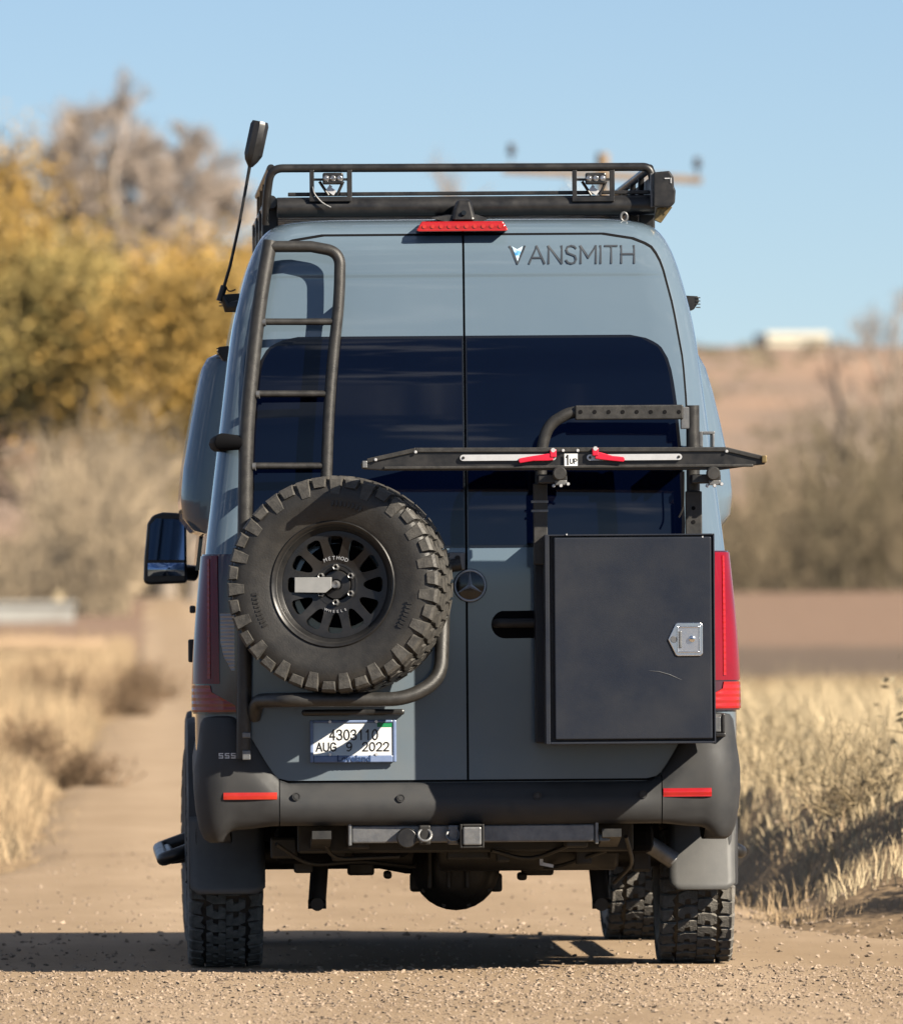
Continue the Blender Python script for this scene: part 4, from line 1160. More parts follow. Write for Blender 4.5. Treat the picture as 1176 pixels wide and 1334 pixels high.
# ------------------------------------------------------------------ spare wheel carrier and spare wheel
sc_ = empty('wheel_carrier', parent=van)
SW = empty('spare_wheel')
swc = vp(443, 763, -.22)
SWM = VANM @ Matrix.Translation(swc) @ Matrix.Rotation(R(-14), 4, 'Z') @ Matrix.Rotation(R(-2.5), 4, 'X')
SW.matrix_world = SWM
tag(SW, 'mud-terrain spare wheel with black spoked rim hung on the rear ladder', 'wheel')
tb = MB(); tyre_body(tb, .384, .270, n=96); tb.build('tyre', 'spare_rubber', SW, smooth=60)
tb = MB(); tyre_blocks(tb, .384, .401, .270, 38); t_ = tb.build('tread', 'spare_lug', SW); t_.rotation_euler = (0, R(2), 0)
tb = MB(); rim_mesh(tb, y0=-.085, dish=.026); rim_o = tb.build('rim', 'rim_black', SW, smooth=35); rim_o.rotation_euler = (0, 0, 0)
# faint raised marks round the sidewall
rg = random.Random(3)
tb = MB()
for a0, n_, rr in ((math.pi + .12, 9, .292), (-.55, 7, .300), (1.2, 8, .296)):
    for k in range(n_):
        a = a0 + k * .052 
        rot = Matrix.Rotation(-a - math.pi / 2, 3, 'Y')
        p = Vector((rr * math.cos(a), -.1362 - .0005, rr * math.sin(a)))
        tb.box(p, (.0095, .004, .018), rot)
        tb.box(p + rot @ Vector((.003, -.0005, .002)), (.004, .004, .022), rot)
tag(tb.build('sidewall_mark', 'spare_rubber', SW), kind='stuff')
tb = MB(); tb.lathe([(-.060, .0005), (-.060, .018), (-.066, .022), (-.064, .050), (-.058, .054), (-.030, .056)], 40); tb.build('hub', 'rim_black', SW, smooth=40)
tb = MB(); tb.lathe([(-.056, .070), (-.064, .073), (-.064, .079), (-.054, .084), (-.03, .086)], 48); tb.build('hub_ring', 'rim_black', SW, smooth=40)
for k in range(6):
    a = math.pi / 2 + k * math.pi / 3
    x, z = .0645 * math.cos(a), .0645 * math.sin(a)
    tb = MB(); tb.lathe([(-.080, .006), (-.082, .0095), (-.078, .0125), (-.035, .013)], 6, (x, 0, z), (0, 1, 0)); tb.build('lug_nut', 'steel_grey', SW, smooth=30)
    tb = MB(); tb.lathe([(-.077, .0005), (-.077, .007)], 8, (x, 0, z), (0, 1, 0)); tb.build('nut_socket', 'seal', SW)
tb = MB(); tb.lathe([(-.085, .0005), (-.088, .012), (-.080, .016), (-.055, .016)], 18); tb.build('centre_bolt', 'steel_grey', SW, smooth=40)
tb = MB(); tb.prism([(-.150, -.090, .027), (-.012, -.090, .027), (-.012, -.090, -.012), (-.035, -.090, -.030), (-.150, -.090, -.028)], (0, .006, 0)); tb.build('lock_plate', 'grey_plate', SW, bev=.0015)
def arc_text(s, r_, mid, size, step, up=True):
    for k, chh in enumerate(s):
        a = mid + (-1 if up else 1) * (k - (len(s) - 1) / 2) * step
        o = text_mesh(chh, size, 'rim_letter', 'silver', SW, (r_ * math.cos(a), -.0700, r_ * math.sin(a)), ext=.0008)
        tilt = a - math.pi / 2 if up else a + math.pi / 2
        o.rotation_euler = (Matrix.Rotation(-tilt, 3, 'Y') @ Matrix.Rotation(math.pi / 2, 3, 'X')).to_euler()
arc_text('METHOD', .098, math.pi / 2, .019, .165)
arc_text('WHEELS', .098, -math.pi / 2, .014, .15, up=False)
# carrier: tube loop below the wheel, hub post behind it
lp_ = [vp(330, 935, -.08), vp(335, 913, -.13), vp(372, 912, -.29), vp(530, 911, -.29), vp(574, 885, -.25), vp(577, 800, -.17), vp(575, 740, -.10)]
mb = MB(); mb.tube(bend(lp_, [0, .04, .06, .10, .08, .1, 0], 8), .0265, 16); mb.build('loop_tube', 'black_metal', sc_, smooth=60)
mb = MB(); mb.cyl((swc.x, swc.y - .02, swc.z), (swc.x, -.03, swc.z), .05, 20); mb.build('hub_post', 'dark_metal', sc_, smooth=50)
mb = MB(); mb.lathe([(.075, .001), (.075, .150), (.085, .155), (.085, .001)], 36, swc, (0, 1, 0)); mb.build('dark_backing', 'seal', sc_, smooth=40)  # black disc added behind the rim so its windows look shaded
a = vp(319, 770, -.07); b = vp(600, 735, -.04)
mb = MB(); mb.tube([(a.x, -.075, swc.z), (swc.x, -.06, swc.z), (b.x, -.04, b.z)], .024, 12); mb.build('cross_tube', 'black_metal', sc_, smooth=60)
mb = MB(); c = vp(598, 732, -.03); mb.span((c.x - .04, -.040, c.z - .03), (c.x + .022, -.014, c.z + .035)); mb.build('door_bracket', 'steel_grey', sc_, bev=.004)
mb = MB(); c = vp(596, 727, -.045); mb.cyl((c.x, -.040, c.z), (c.x, -.050, c.z), .010, 12); mb.build('bracket_bolt', 'dark_metal', sc_)

# ------------------------------------------------------------------ cargo box carrier (fixed to the right door)
cc_ = empty('box_carrier', parent=van)
yc = -.27
mb = MB(); a, b = vp(902, 528, yc), vp(902, 720, yc); mb.tube([(a.x, yc, a.z), (a.x, yc, b.z)], .0245, 18); mb.build('post', 'black_metal', cc_, smooth=60)
a, b = vp(892, 640, yc - .02), vp(914, 700, yc - .02)
mb = MB(); mb.span((a.x, yc - .05, b.z - .1), (b.x, yc - .026, a.z)); mb.build('drilled_upright', 'black_metal', cc_, bev=.004)
for py in (662, 680):
    c = vp(903, py, yc - .05); mb = MB(); mb.cyl((c.x, yc - .0522, c.z), (c.x, yc - .049, c.z), .0075, 12); mb.build('upright_hole', 'seal', cc_)
a, b = vp(694, 630, yc), vp(713, 700, yc)
mb = MB(); mb.span((a.x, yc - .03, b.z - .1), (b.x, yc + .02, a.z)); mb.build('drilled_upright', 'black_metal', cc_, bev=.004)
for py in (652, 664):
    a2, b2 = vp(692, py, yc - .032), vp(714, py + 3, yc - .032); mb = MB(); mb.span((a2.x, yc - .034, b2.z), (b2.x, yc + .0, a2.z)); mb.build('upright_band', 'steel_grey', cc_)
cu = [vp(704, 640, yc), vp(705, 585, yc), vp(714, 553, yc), vp(742, 537, yc), vp(764, 536, yc)]
mb = MB(); mb.tube(bend(cu, .12, 8), .0215, 16); mb.build('curved_tube', 'black_metal', cc_, smooth=60)
a, b = vp(749, 528, yc - .03), vp(890, 546, yc - .03)
mb = MB(); mb.span((a.x, yc - .032, b.z), (b.x, yc + .02, a.z)); mb.build('drilled_beam', 'black_metal', cc_, bev=.005)
for k in range(8):
    c = vp(756 + 128 * k / 7, 536.5, yc - .03); mb = MB(); mb.cyl((c.x, yc - .0336, c.z), (c.x, yc - .031, c.z), .0076, 12); mb.build('beam_hole', 'seal', cc_)
a, b = vp(886, 530, yc), vp(900, 548, yc); mb = MB(); mb.span((a.x, yc - .02, b.z - .03), (b.x, yc + .02, a.z)); mb.build('beam_clamp', 'steel_grey', cc_, bev=.004)
a, b = vp(911, 562, -.20), vp(931, 582, -.20)
mb = MB(); mb.span((a.x, -.21, b.z), (a.x + .012, -.02, a.z)).span((a.x + .012, -.209, a.z - .010), (b.x, -.021, a.z)).span((b.x - .010, -.2095, b.z), (b.x - .002, -.0205, a.z - .010)); mb.build('door_bracket', 'steel_grey', cc_, bev=.002)
a, b = vp(696, 700, -.16), vp(716, 968, -.16)
mb = MB(); mb.span((a.x, -.20, b.z), (b.x, -.03, a.z)); mb.build('back_channel', 'box_paint', cc_, bev=.004)
for py in (720, 940):
    a, b = vp(712, py, -.05), vp(905, py + 18, -.05); mb = MB(); mb.span((a.x, -.075, b.z), (b.x, -.012, a.z)); mb.build('back_rail', 'dark_metal', cc_, bev=.004)

# the lockable box
BX = empty('storage_box', VANM)
tag(BX, 'dark slate metal storage box with chrome latch hung on the right rear door', 'box')
yb0, yb1 = -.40, -.08
a, b = vp(711, 970, yb0), vp(930, 695, yb0)
mb = MB(); mb.span((a.x, yb0, a.z), (b.x, yb1, b.z)); mb.build('box_body', 'box_paint', BX, bev=.006, seg=3)
lipw = .0045
a2, b2 = vp(712, 969, yb0), vp(929, 696, yb0)
mb = MB()
mb.span((a.x, yb0 - .024, a.z), (a.x + .016, yb0 + .004, b.z)).span((a.x + .016, yb0 - .0236, a.z), (b.x - .006, yb0 + .0036, a.z + .008)).span((b.x - .006, yb0 - .024, a.z), (b.x, yb0 + .004, b.z)).span((a.x + .016, yb0 - .0236, b.z - .006), (b.x - .006, yb0 + .0036, b.z))
mb.build('door_frame', 'box_paint', BX, bev=.002)
da, db = vp(723, 964, yb0 - .02), vp(926, 699, yb0 - .02)
mb = MB(); mb.span((da.x, yb0 - .030, da.z), (db.x, yb0 + .002, db.z)); bd = mb.build('box_door', 'box_paint', BX, bev=.005, seg=3)
# paddle latch
la = vp(870, 855, yb0 - .03); lb = vp(915, 811, yb0 - .03)
lzc = (la.z + lb.z) / 2; lw, lhh = lb.x - la.x, lb.z - la.z
yf = yb0 - .0305
out = [(la.x, lzc), (la.x + lw * .22, la.z + .004), (la.x + lw * .28, la.z), (lb.x - .008, la.z), (lb.x, la.z + .008), (lb.x, lb.z - .008), (lb.x - .008, lb.z), (la.x + lw * .28, lb.z), (la.x + lw * .22, lb.z - .004)]
lt = bd
inn = [(la.x + lw * .30, la.z + .018), (lb.x - .014, la.z + .018), (lb.x - .014, lb.z - .018), (la.x + lw * .30, lb.z - .018)]
mb = MB()
O = [(x, yf - .006, z) for x, z in out]; Ob = [(x, yf + .001, z) for x, z in out]
mb.add(Ob + O, [tuple(range(9, 18))] + [(i, (i + 1) % 9, (i + 1) % 9 + 9, i + 9) for i in range(9)])
mb.build('latch_plate', 'chrome', BX, bev=.0025)
mb = MB(); fr_w = .005
mb.span((inn[0][0] - fr_w, yf - .012, inn[0][1] - fr_w), (inn[0][0], yf - .005, inn[2][1] + fr_w)).span((inn[1][0], yf - .012, inn[0][1] - fr_w), (inn[1][0] + fr_w, yf - .005, inn[2][1] + fr_w))
mb.span((inn[0][0], yf - .0118, inn[0][1] - fr_w), (inn[1][0], yf - .0052, inn[0][1])).span((inn[0][0], yf - .0118, inn[2][1]), (inn[1][0], yf - .0052, inn[2][1] + fr_w)); mb.build('latch_rim', 'chrome', BX, bev=.002)
mb = MB(); mb.add([(inn[0][0], yf - .0064, inn[0][1]), (inn[1][0], yf - .0085, inn[0][1]), (inn[1][0], yf - .0085, inn[2][1]), (inn[0][0], yf - .0064, inn[2][1])], [(0, 1, 2, 3)]); mb.build('latch_paddle', 'soft_chrome', BX)
mb = MB(); mb.span((inn[0][0] + .001, yf - .014, inn[0][1] + .012), (inn[0][0] + .012, yf - .006, inn[2][1] - .012)); mb.build('latch_pivot', 'steel_grey', BX, bev=.003)
kc = ((inn[0][0] + inn[1][0]) / 2 + .012, lzc + .002)
mb = MB(); mb.lathe([(-.016, .0005), (-.016, .009), (-.014, .0115), (-.004, .0125)], 20, (kc[0], yf - .003, kc[1]), (0, 1, 0)); mb.build('lock_cylinder', 'chrome', BX, smooth=40)
mb = MB(); mb.box((kc[0] - .002, yf - .0195, kc[1]), (.011, .001, .003)); mb.build('key_slot', 'seal', BX)
mb = MB(); mb.lathe([(-.0075, .0005), (-.0078, .011), (-.006, .0125)], 16, (la.x + lw * .165, yf - .0, lzc), (0, 1, 0)); mb.build('latch_rivet', 'steel_grey', BX, smooth=40)
for px, py in ((738, 696), (915, 699)):
    c = vp(px, py, yb0 - .024); mb = MB(); mb.cyl((c.x, yb0 - .022, c.z - .001), (c.x, yb0 - .030, c.z - .001), .003, 8); mb.build('rivet', 'silver', BX)

mb = MB(); mb.tube([vp(px, py, yb0 - .0305) for px, py in ((845, 874), (858, 875), (872, 879), (888, 886))], [.0006, .0016, .0018, .0005], 6); mb.build('scuff', 'scuff', BX)
c = vp(938, 944, -.02)
mb = MB(); mb.span((c.x - .02, -.06, c.z - .045), (c.x + .018, -.005, c.z - .030)).span((c.x + .004, -.055, c.z - .030), (c.x + .016, -.005, c.z + .04)); mb.build('door_stop', 'rack_black', van, bev=.004)
mb = MB(); mb.span((c.x - .022, -.05, c.z - .028), (c.x + .002, -.01, c.z + .03)); mb.build('hinge_leaf', 'steel_grey', van, bev=.004)

# ------------------------------------------------------------------ folded bike tray across the back
BT = empty('bike_rack', VANM)
tag(BT, 'folded black bike rack tray with red levers across the rear doors', 'bike rack')
yt = -.52
def T(px, py, y=yt):
    q = vp(px, py, y); return (q.x, q.z)
outl = [T(470, 603), T(478, 599), T(541, 585), T(946, 584), T(992, 594), T(998, 599), T(996, 605), T(985, 606), T(940, 612), T(500, 613), T(472, 611)]
mb = MB(); mb.prism([(x, yt, z) for x, z in outl], (0, .075, 0)); mb.build('tray', 'rack_black', BT, bev=.004)
for (p, q, th_) in (((478, 598), (541, 584), .010), ((541, 584), (946, 583), .010), ((946, 583), (992, 594), .010)):
    a, b = T(*p), T(*q)
    mb = MB(); mb.prism([(a[0], yt - .010, a[1] + .002), (b[0], yt - .010, b[1] + .002), (b[0], yt - .010, b[1] - .014), (a[0], yt - .010, a[1] - .014)], (0, .012, 0)); mb.build('top_rail', 'black_metal', BT, bev=.002)
a, b = T(500, 608), T(970, 606)
mb = MB(); mb.span((a[0], yt - .012, a[1] - .010), (b[0] + .03, yt + .002, a[1] + .001)); mb.build('bottom_rail', 'black_metal', BT, bev=.003)
a, b = T(600, 600), T(719, 594)
def slotbar(p, q):
    a, b = T(*p), T(*q); zc = (a[1] + b[1]) / 2; r_ = .0112
    poly = [(a[0] + r_ + r_ * math.cos(t), yt - .004, zc + r_ * math.sin(t)) for t in [math.pi / 2 + math.pi * k / 8 for k in range(9)]] + [(b[0] - r_ + r_ * math.cos(t), yt - .004, zc + r_ * math.sin(t)) for t in [-math.pi / 2 + math.pi * k / 8 for k in range(9)]]
    mb = MB(); mb.prism(poly, (0, -.010, 0)); mb.build('silver_bar', 'silver', BT)
    for x in (a[0] + .012, b[0] - .012):
        mb = MB(); mb.lathe([(-.004, .0005), (-.004, .004), (0, .0055)], 10, (x, yt - .014, zc), (0, 1, 0)); mb.build('bar_bolt', 'dark_metal', BT)
slotbar((599, 600), (724, 592)); slotbar((764, 599), (888, 592))
for p, q, r_ in (((676, 600), (720, 595), 1), ((775, 593), (812, 599), -1)):
    a, b = T(*p), T(*q)
    th_ = .010
    mb = MB(); hx = b if r_ > 0 else a; tx = a if r_ > 0 else b
    d = (Vector((tx[0], tx[1])) - Vector((hx[0], hx[1]))); L_ = d.length; d.normalize(); nn = Vector((-d.y, d.x))
    def q2(u_, v_): 
        w_ = Vector((hx[0], hx[1])) + d * u_ + nn * v_; return (w_.x, yt - .030, w_.y)
    prof = [(0, .013), (.02, .013), (L_ * .6, .0075), (L_, .010), (L_ + .004, 0), (L_, -.008), (L_ * .6, -.011), (.02, -.013), (0, -.013)]
    mb.prism([q2(*k) for k in prof], (0, .016, 0)); mb.build('red_lever', 'lever_red', BT, bev=.003)
    mb = MB(); mb.box((hx[0], yt - .018, hx[1] + .012), (.024, .03, .03)); mb.build('lever_head', 'lever_red', BT, bev=.004)
    mb = MB(); mb.cyl((hx[0], yt - .034, hx[1] + .024), (hx[0], yt - .010, hx[1] + .024), .008, 12); mb.build('lever_bolt', 'silver', BT, smooth=40)
a, b = T(735, 607), T(752, 591)
mb = MB(); mb.span((a[0], yt - .013, a[1]), (b[0], yt - .0115, b[1])); mb.build('sticker', 'white_print', BT)
zc = (a[1] + b[1]) / 2
stroke_text('1', 'sticker_text', 'ink', BT, a[0] + .011, zc, yt - .0137, .034, .016, 0, .0055, .0004)
stroke_text('UP', 'sticker_text', 'ink', BT, a[0] + .033, zc - .005, yt - .0137, .017, .011, .0035, .0035, .0004)
for px, py in ((541, 589), (489, 599), (733, 587), (752, 587), (946, 588)):
    x, z = T(px, py); mb = MB(); mb.lathe([(-.006, .0005), (-.006, .004), (0, .0065)], 10, (x, yt - .010, z), (0, 1, 0)); mb.build('bolt', 'silver', BT)
for px, py in ((475, 605), (995, 598)):
    x, z = T(px, py); mb = MB(); mb.box((x, yt - .008, z), (.018, .022, .026)); mb.build('end_cap', 'brass' if px > 900 else 'steel_grey', BT, bev=.003)
for px in (728, 928):
    x, z = T(px, 617, -.50)
    mb = MB(); mb.lathe([(-.075, .0005), (-.075, .021), (-.070, .0255), (-.035, .0255), (-.030, .021), (.0, .021)], 28, (x, -.50, z), (0, 1, 0)); mb.build('knob', 'black_metal', BT, smooth=40)
    mb = MB(); mb.span((x - .075, -.50, z - .035), (x + .03, -.30, z - .002)); mb.build('clamp_arm', 'rack_black', BT, bev=.004)
    mb = MB(); mb.span((x - .015, -.505, z - .042), (x + .028, -.47, z - .024)); mb.build('clamp_plate', 'steel_grey', BT, bev=.003)
    for dx in (-.028, -.002, .024):
        mb = MB(); mb.lathe([(-.012, .0005), (-.012, .005), (0, .007)], 8, (x + dx + .008, -.505, z - .038 - .006 * (dx < 0)), (0, 1, 0)); mb.build('clamp_bolt', 'silver', BT)
cbl = [vp(890, 614, -.45), vp(890, 650, -.44), vp(889, 664, -.43), vp(884, 674, -.43)]
mb = MB(); mb.tube(bend(cbl, .03), .004, 8); mb.build('cable', 'rack_black', BT, smooth=60)

# ------------------------------------------------------------------ roof rack, awning, aerial
rr_ = empty('roof_rack', parent=van)
yk = .30
tp = [vp(346, 292, yk + .05), vp(348, 250, yk + .02), vp(353, 219, yk), vp(600, 218, yk), vp(846, 217, yk), vp(851, 235, yk), vp(852, 262, yk)]
mb = MB(); mb.tube(bend(tp, [0, .05, .05, .1, .05, .03, 0], 8), .0155, 14); mb.build('rear_top_tube', 'rack_black', rr_, smooth=60)
a, b = vp(354, 270, yk + .03), vp(852, 268, yk + .03)
mb = MB(); mb.tube([(a.x + .02, a.y, a.z), (b.x, b.y, b.z + .004)], .037, 18); mb.build('rear_beam', 'rack_black', rr_, smooth=60)
a2 = vp(375, 252, yk + .04); b2 = vp(846, 254, yk + .04)
mb = MB(); mb.span((a2.x, yk + .03, a2.z - .01), (b2.x, yk + .06, a2.z + .004)); mb.build('deck_edge', 'rack_black', rr_, bev=.003)
for sg, px in ((-1, 353), (1, 846)):
    t = vp(px, 219, yk); lo2 = vp(px, 262, yk)
    mb = MB(); mb.tube([(t.x, t.y, t.z), (t.x, yk + 3.3, t.z)], .0155, 12); mb.build('side_top_tube', 'rack_black', rr_, smooth=60)
    mb = MB(); mb.tube([(lo2.x, yk + .03, lo2.z), (lo2.x, yk + 3.3, lo2.z)], .024, 12); mb.build('side_beam', 'rack_black', rr_, smooth=60)
    for k in range(1, 5):
        y = yk + .75 * k
        mb = MB(); mb.tube([(t.x, y, t.z), (lo2.x, y + .05, lo2.z)], .012, 10); mb.build('side_post', 'rack_black', rr_, smooth=60)
    for k in range(4):
        y = yk + .25 + .9 * k
        mb = MB(); mb.span((lo2.x - .03, y, 2.66), (lo2.x + .03, y + .08, lo2.z)); mb.build('roof_foot', 'rack_black', rr_, bev=.006)
dl, dr_ = vp(360, 262, yk).x, vp(845, 262, yk).x; dzk = vp(600, 258, yk).z
for k in range(14):
    y = yk + .15 + .23 * k
    mb = MB(); mb.span((dl, y, dzk - .012), (dr_, y + .10, dzk + .010)); mb.build('deck_slat', 'rack_black', rr_, bev=.004)
# gusset frames with lamps
for p0_, p1_ in ((403, 458), (745, 800)):
    gs = empty('light_bracket', parent=van)
    A = lambda px, py, y=yk - .012: vp(px, py, y)
    for px, w_ in ((p0_ + 3, .017), (p1_ - 3, .019)):
        u_, d_ = A(px, 221), A(px, 258)
        mb = MB(); mb.span((u_.x - w_ / 2, yk - .016, d_.z), (u_.x + w_ / 2, yk - .006, u_.z)); mb.build('upright', 'rack_black', gs, bev=.002)
    u_, d_ = A(p0_ + 3, 232), A(p1_ - 3, 235)
    mb = MB(); mb.span((u_.x, yk - .014, d_.z), (d_.x, yk - .008, u_.z)); mb.build('cross_strip', 'rack_black', gs)
    u_, d_ = A(p0_, 256), A(p1_, 262)
    mb = MB(); mb.span((u_.x, yk - .0165, d_.z), (d_.x, yk - .0055, u_.z)); mb.build('base_strip', 'rack_black', gs, bev=.002)
    mb = MB(); mb.tube([A(p0_ + 13, 236), A(p0_ + 25, 254)], .0055, 8); mb.build('gusset_strut', 'rack_black', gs)
    mb = MB(); mb.tube([A(p1_ - 11, 236), A(p0_ + 36, 254)], .0055, 8); mb.build('gusset_strut', 'rack_black', gs)
    u_, d_ = A(p0_ + 17, 225), A(p1_ - 11, 240)
    mb = MB(); mb.span((u_.x, yk - .045, d_.z), (d_.x, yk - .004, u_.z)); mb.build('lamp_body', 'rack_black', gs, bev=.006)
    for k in range(3):
        x = u_.x + (d_.x - u_.x) * (k + .5) / 3
        mb = MB(); mb.lathe([(-.002, .0005), (-.004, .007), (.0, .0115), (.004, .0125)], 14, (x, yk - .046, (u_.z + d_.z) / 2), (0, 1, 0)); mb.build('lamp_lens', 'lamp_clear', gs, smooth=60)
    mb = MB(); q = A(p0_ + 30, 249); mb.box((q.x, q.y, q.z), (.024, .004, .020), Euler((0, R(35), 0)).to_matrix()).box((q.x - .012, q.y - .001, q.z + .012), (.012, .004, .024), Euler((0, R(35), 0)).to_matrix()); mb.build('bright_mark', 'silver', gs)
    cb = [A(p0_ + 4, 243, yk - .02), A(p0_ + 6, 252, yk - .02), A(p0_ + 16, 264, yk - .024), A(p0_ + 28, 270, yk - .024)]
    if p0_ < 500:
        mb = MB(); mb.tube(bend(cb, .02), .0035, 8); mb.build('wire', 'steel_grey', gs, smooth=60)
q = vp(813, 282, yk - .05)
mb = MB(); mb.tube([(q.x + .012 * math.cos(t), yk - .03, q.z + .016 * math.sin(t)) for t in [2 * math.pi * k / 16 for k in range(16)]], .005, 8, closed=True); mb.build('tie_ring', 'steel_grey', rr_, smooth=60)
# awning case along the right roof edge
aw = empty('awning', parent=van)
ay = .22
pr = [(851, 224), (872, 222), (877, 230), (878, 243), (880, 248), (879, 264), (873, 270), (851, 269)]
mb = MB(); mb.prism([vp(px, py, ay) for px, py in pr], (0, .045, 0)); mb.build('end_cap', 'rack_black', aw, bev=.006, seg=3)
mb = MB(); mb.prism([vp(px, py, ay + .045) for px, py in [(853, 226), (871, 225), (875, 231), (876, 244), (877, 262), (872, 267), (853, 266)]], (0, 3.0, 0)); mb.build('case', 'dark_metal', aw)
mb = MB(); mb.prism([vp(px, py, ay + .05) for px, py in [(856, 270), (876, 269), (861, 290), (852, 286)]], (0, .05, 0)); mb.build('mount_bracket', 'brass', aw, bev=.002)
for k in range(3):
    mb = MB(); q = vp(858 + 5 * k, 274, ay + .045); mb.box((q.x, ay + .047, q.z), (.006, .006, .03), Euler((0, R(35), 0)).to_matrix()); mb.build('bracket_tooth', 'brass', aw)
mb = MB(); q0_, q1_ = vp(848, 270, ay + .08), vp(846, 226, ay + .08); mb.span((q0_.x - .004, ay + .03, q0_.z), (q0_.x + .006, ay + .06, q1_.z)); mb.build('mount_plate', 'steel_grey', aw, bev=.002)
mb = MB(); q = vp(869, 232, ay - .002); mb.box((q.x, ay - .002, q.z), (.02, .004, .004)).box((q.x + .014, ay - .002, q.z - .008), (.004, .004, .02)); mb.build('cap_print', 'silver', aw)
# aerial on the left roof edge
an = empty('aerial', parent=van)
ya = .62
def A2(px, py, y=ya): return vp(px, py, y)
mb = MB(); mb.tube([A2(286, 392), A2(292, 372)], [.0125, .0125], 12); mb.build('spring_mount', 'rack_black', an, smooth=40)
mb = MB(); mb.tube([A2(291, 376), A2(300, 345), A2(312, 290), A2(321, 240), A2(326, 212)], [.0065, .006, .0058, .0062, .007], 10); mb.build('mast', 'rack_black', an, smooth=60)
mb = MB(); mb.tube([A2(326, 217), A2(327.5, 209), A2(330, 201), A2(338, 163), A2(339, 158)], [.009, .026, .036, .036, .030], 10); mb.build('aerial_head', 'rack_black', an, smooth=25)
q = A2(300, 398)
mb = MB(); mb.tube([A2(290, 385), A2(296, 400), (-(hw(q.z) - .02), ya, q.z)], [.01, .022, .026], 10); mb.build('mount_foot', 'rack_black', an, smooth=40)
mb = MB(); mb.tube(bend([A2(293, 372), A2(298, 380), A2(307, 377)], .01), .003, 6); mb.build('lead', 'rack_black', an, smooth=40)

# ------------------------------------------------------------------ vegetation
mat('gold_leaf', (0.56, 0.325, 0.080), 0.8, 0, (0.40, 0.28, 0.105), 0.5, spec=0.1, detail=3)
mat('sage_leaf', (0.20, 0.17, 0.115), 0.8, 0, (0.28, 0.23, 0.15), 2, spec=0.1)
mat('olive_leaf', (0.30, 0.24, 0.09), 0.8, 0, (0.43, 0.305, 0.11), 0.5, spec=0.1, detail=3)
mat('bark', (0.22, 0.18, 0.145), 0.9, 0, (0.32, 0.265, 0.215), 1.5, spec=0.1)
mat('pale_twig', (0.56, 0.45, 0.365), 0.9, 0, (0.44, 0.35, 0.285), 0.6, spec=0.1)
mat('straw_twig', (0.58, 0.45, 0.30), 0.9, 0, (0.44, 0.335, 0.225), 0.5, spec=0.1)
mat('brown_twig', (0.45, 0.345, 0.225), 0.9, 0, (0.16, 0.135, 0.085), 0.13, spec=0.1, lo=0.4, hi=0.6)
mat('straw', (0.62, 0.50, 0.32), 0.85, 0, (0.50, 0.38, 0.23), 0.7, spec=0.1)
mat('straw_brown', (0.44, 0.30, 0.175), 0.85, 0, (0.56, 0.42, 0.26), 0.5, spec=0.1)
mat('weed', (0.30, 0.225, 0.13), 0.85, 0, (0.46, 0.36, 0.22), 3, spec=0.1)
def spike(mb, a, b, r_, sag=0.0):
    """a thin three-sided tapering twig"""
    d = (b - a)
    u = d.cross(Vector((0.3, 0.9, 0.2))); u = u.normalized() if u.length > 1e-6 else Vector((1, 0, 0))
    w = d.cross(u).normalized()
    o = len(mb.v)
    for k in range(3):
        t = 2.094 * k
        mb.v.append(tuple(a + (u * math.cos(t) + w * math.sin(t)) * r_))
    mb.v.append(tuple(b))
    mb.f += [(o, o + 1, o + 3), (o + 1, o + 2, o + 3), (o + 2, o, o + 3)]; mb.m += [mb.mi] * 3
def rdir(rg, up=0.3):
    v = Vector((rg.gauss(0, 1), rg.gauss(0, 1), rg.gauss(0, 1) + up)); return v.normalized()
def limb(mb, tips, rg, p, d, L_, r_, lev, kids, spread, upb, twig_r):
    """branch that keeps forking; tips collects the ends"""
    n_ = 3
    pts = [p]; q = p.copy(); dd = d.copy()
    for k in range(n_):
        dd = (dd + rdir(rg, 0.0) * 0.16 + Vector((0, 0, upb))).normalized()
        q = q + dd * L_ / n_; pts.append(q.copy())
    if r_ > 0.05: mb.tube(pts, [r_, r_ * .85, r_ * .72, r_ * .6], 6, cap=False)
    else:
        for a, b in zip(pts, pts[1:]): spike(mb, a, b + (b - a) * .3, max(r_, twig_r))
    if lev == 0:
        tips.append((q, dd)); return
    for k in range(kids):
        t = 0.35 + 0.65 * (k + rg.random() * .6) / kids
        i = min(int(t * n_), n_ - 1); a = pts[i].lerp(pts[i + 1], t * n_ - i)
        nd = (dd * (1 - spread) + rdir(rg, 0.25) * spread).normalized()
        limb(mb, tips, rg, a, nd, L_ * rg.uniform(.5, .75), r_ * .5, lev - 1, kids, spread, upb, twig_r)
    tips.append((q, dd))
def leaf_card(mb, rg, c, s):
    u = rdir(rg, 0); w = u.cross(rdir(rg, 0)).normalized()
    o = len(mb.v)
    mb.v += [tuple(c - u * s), tuple(c - w * s * .55), tuple(c + u * s), tuple(c + w * s * .6)]
    mb.f.append((o, o + 1, o + 2, o + 3)); mb.m.append(mb.mi)
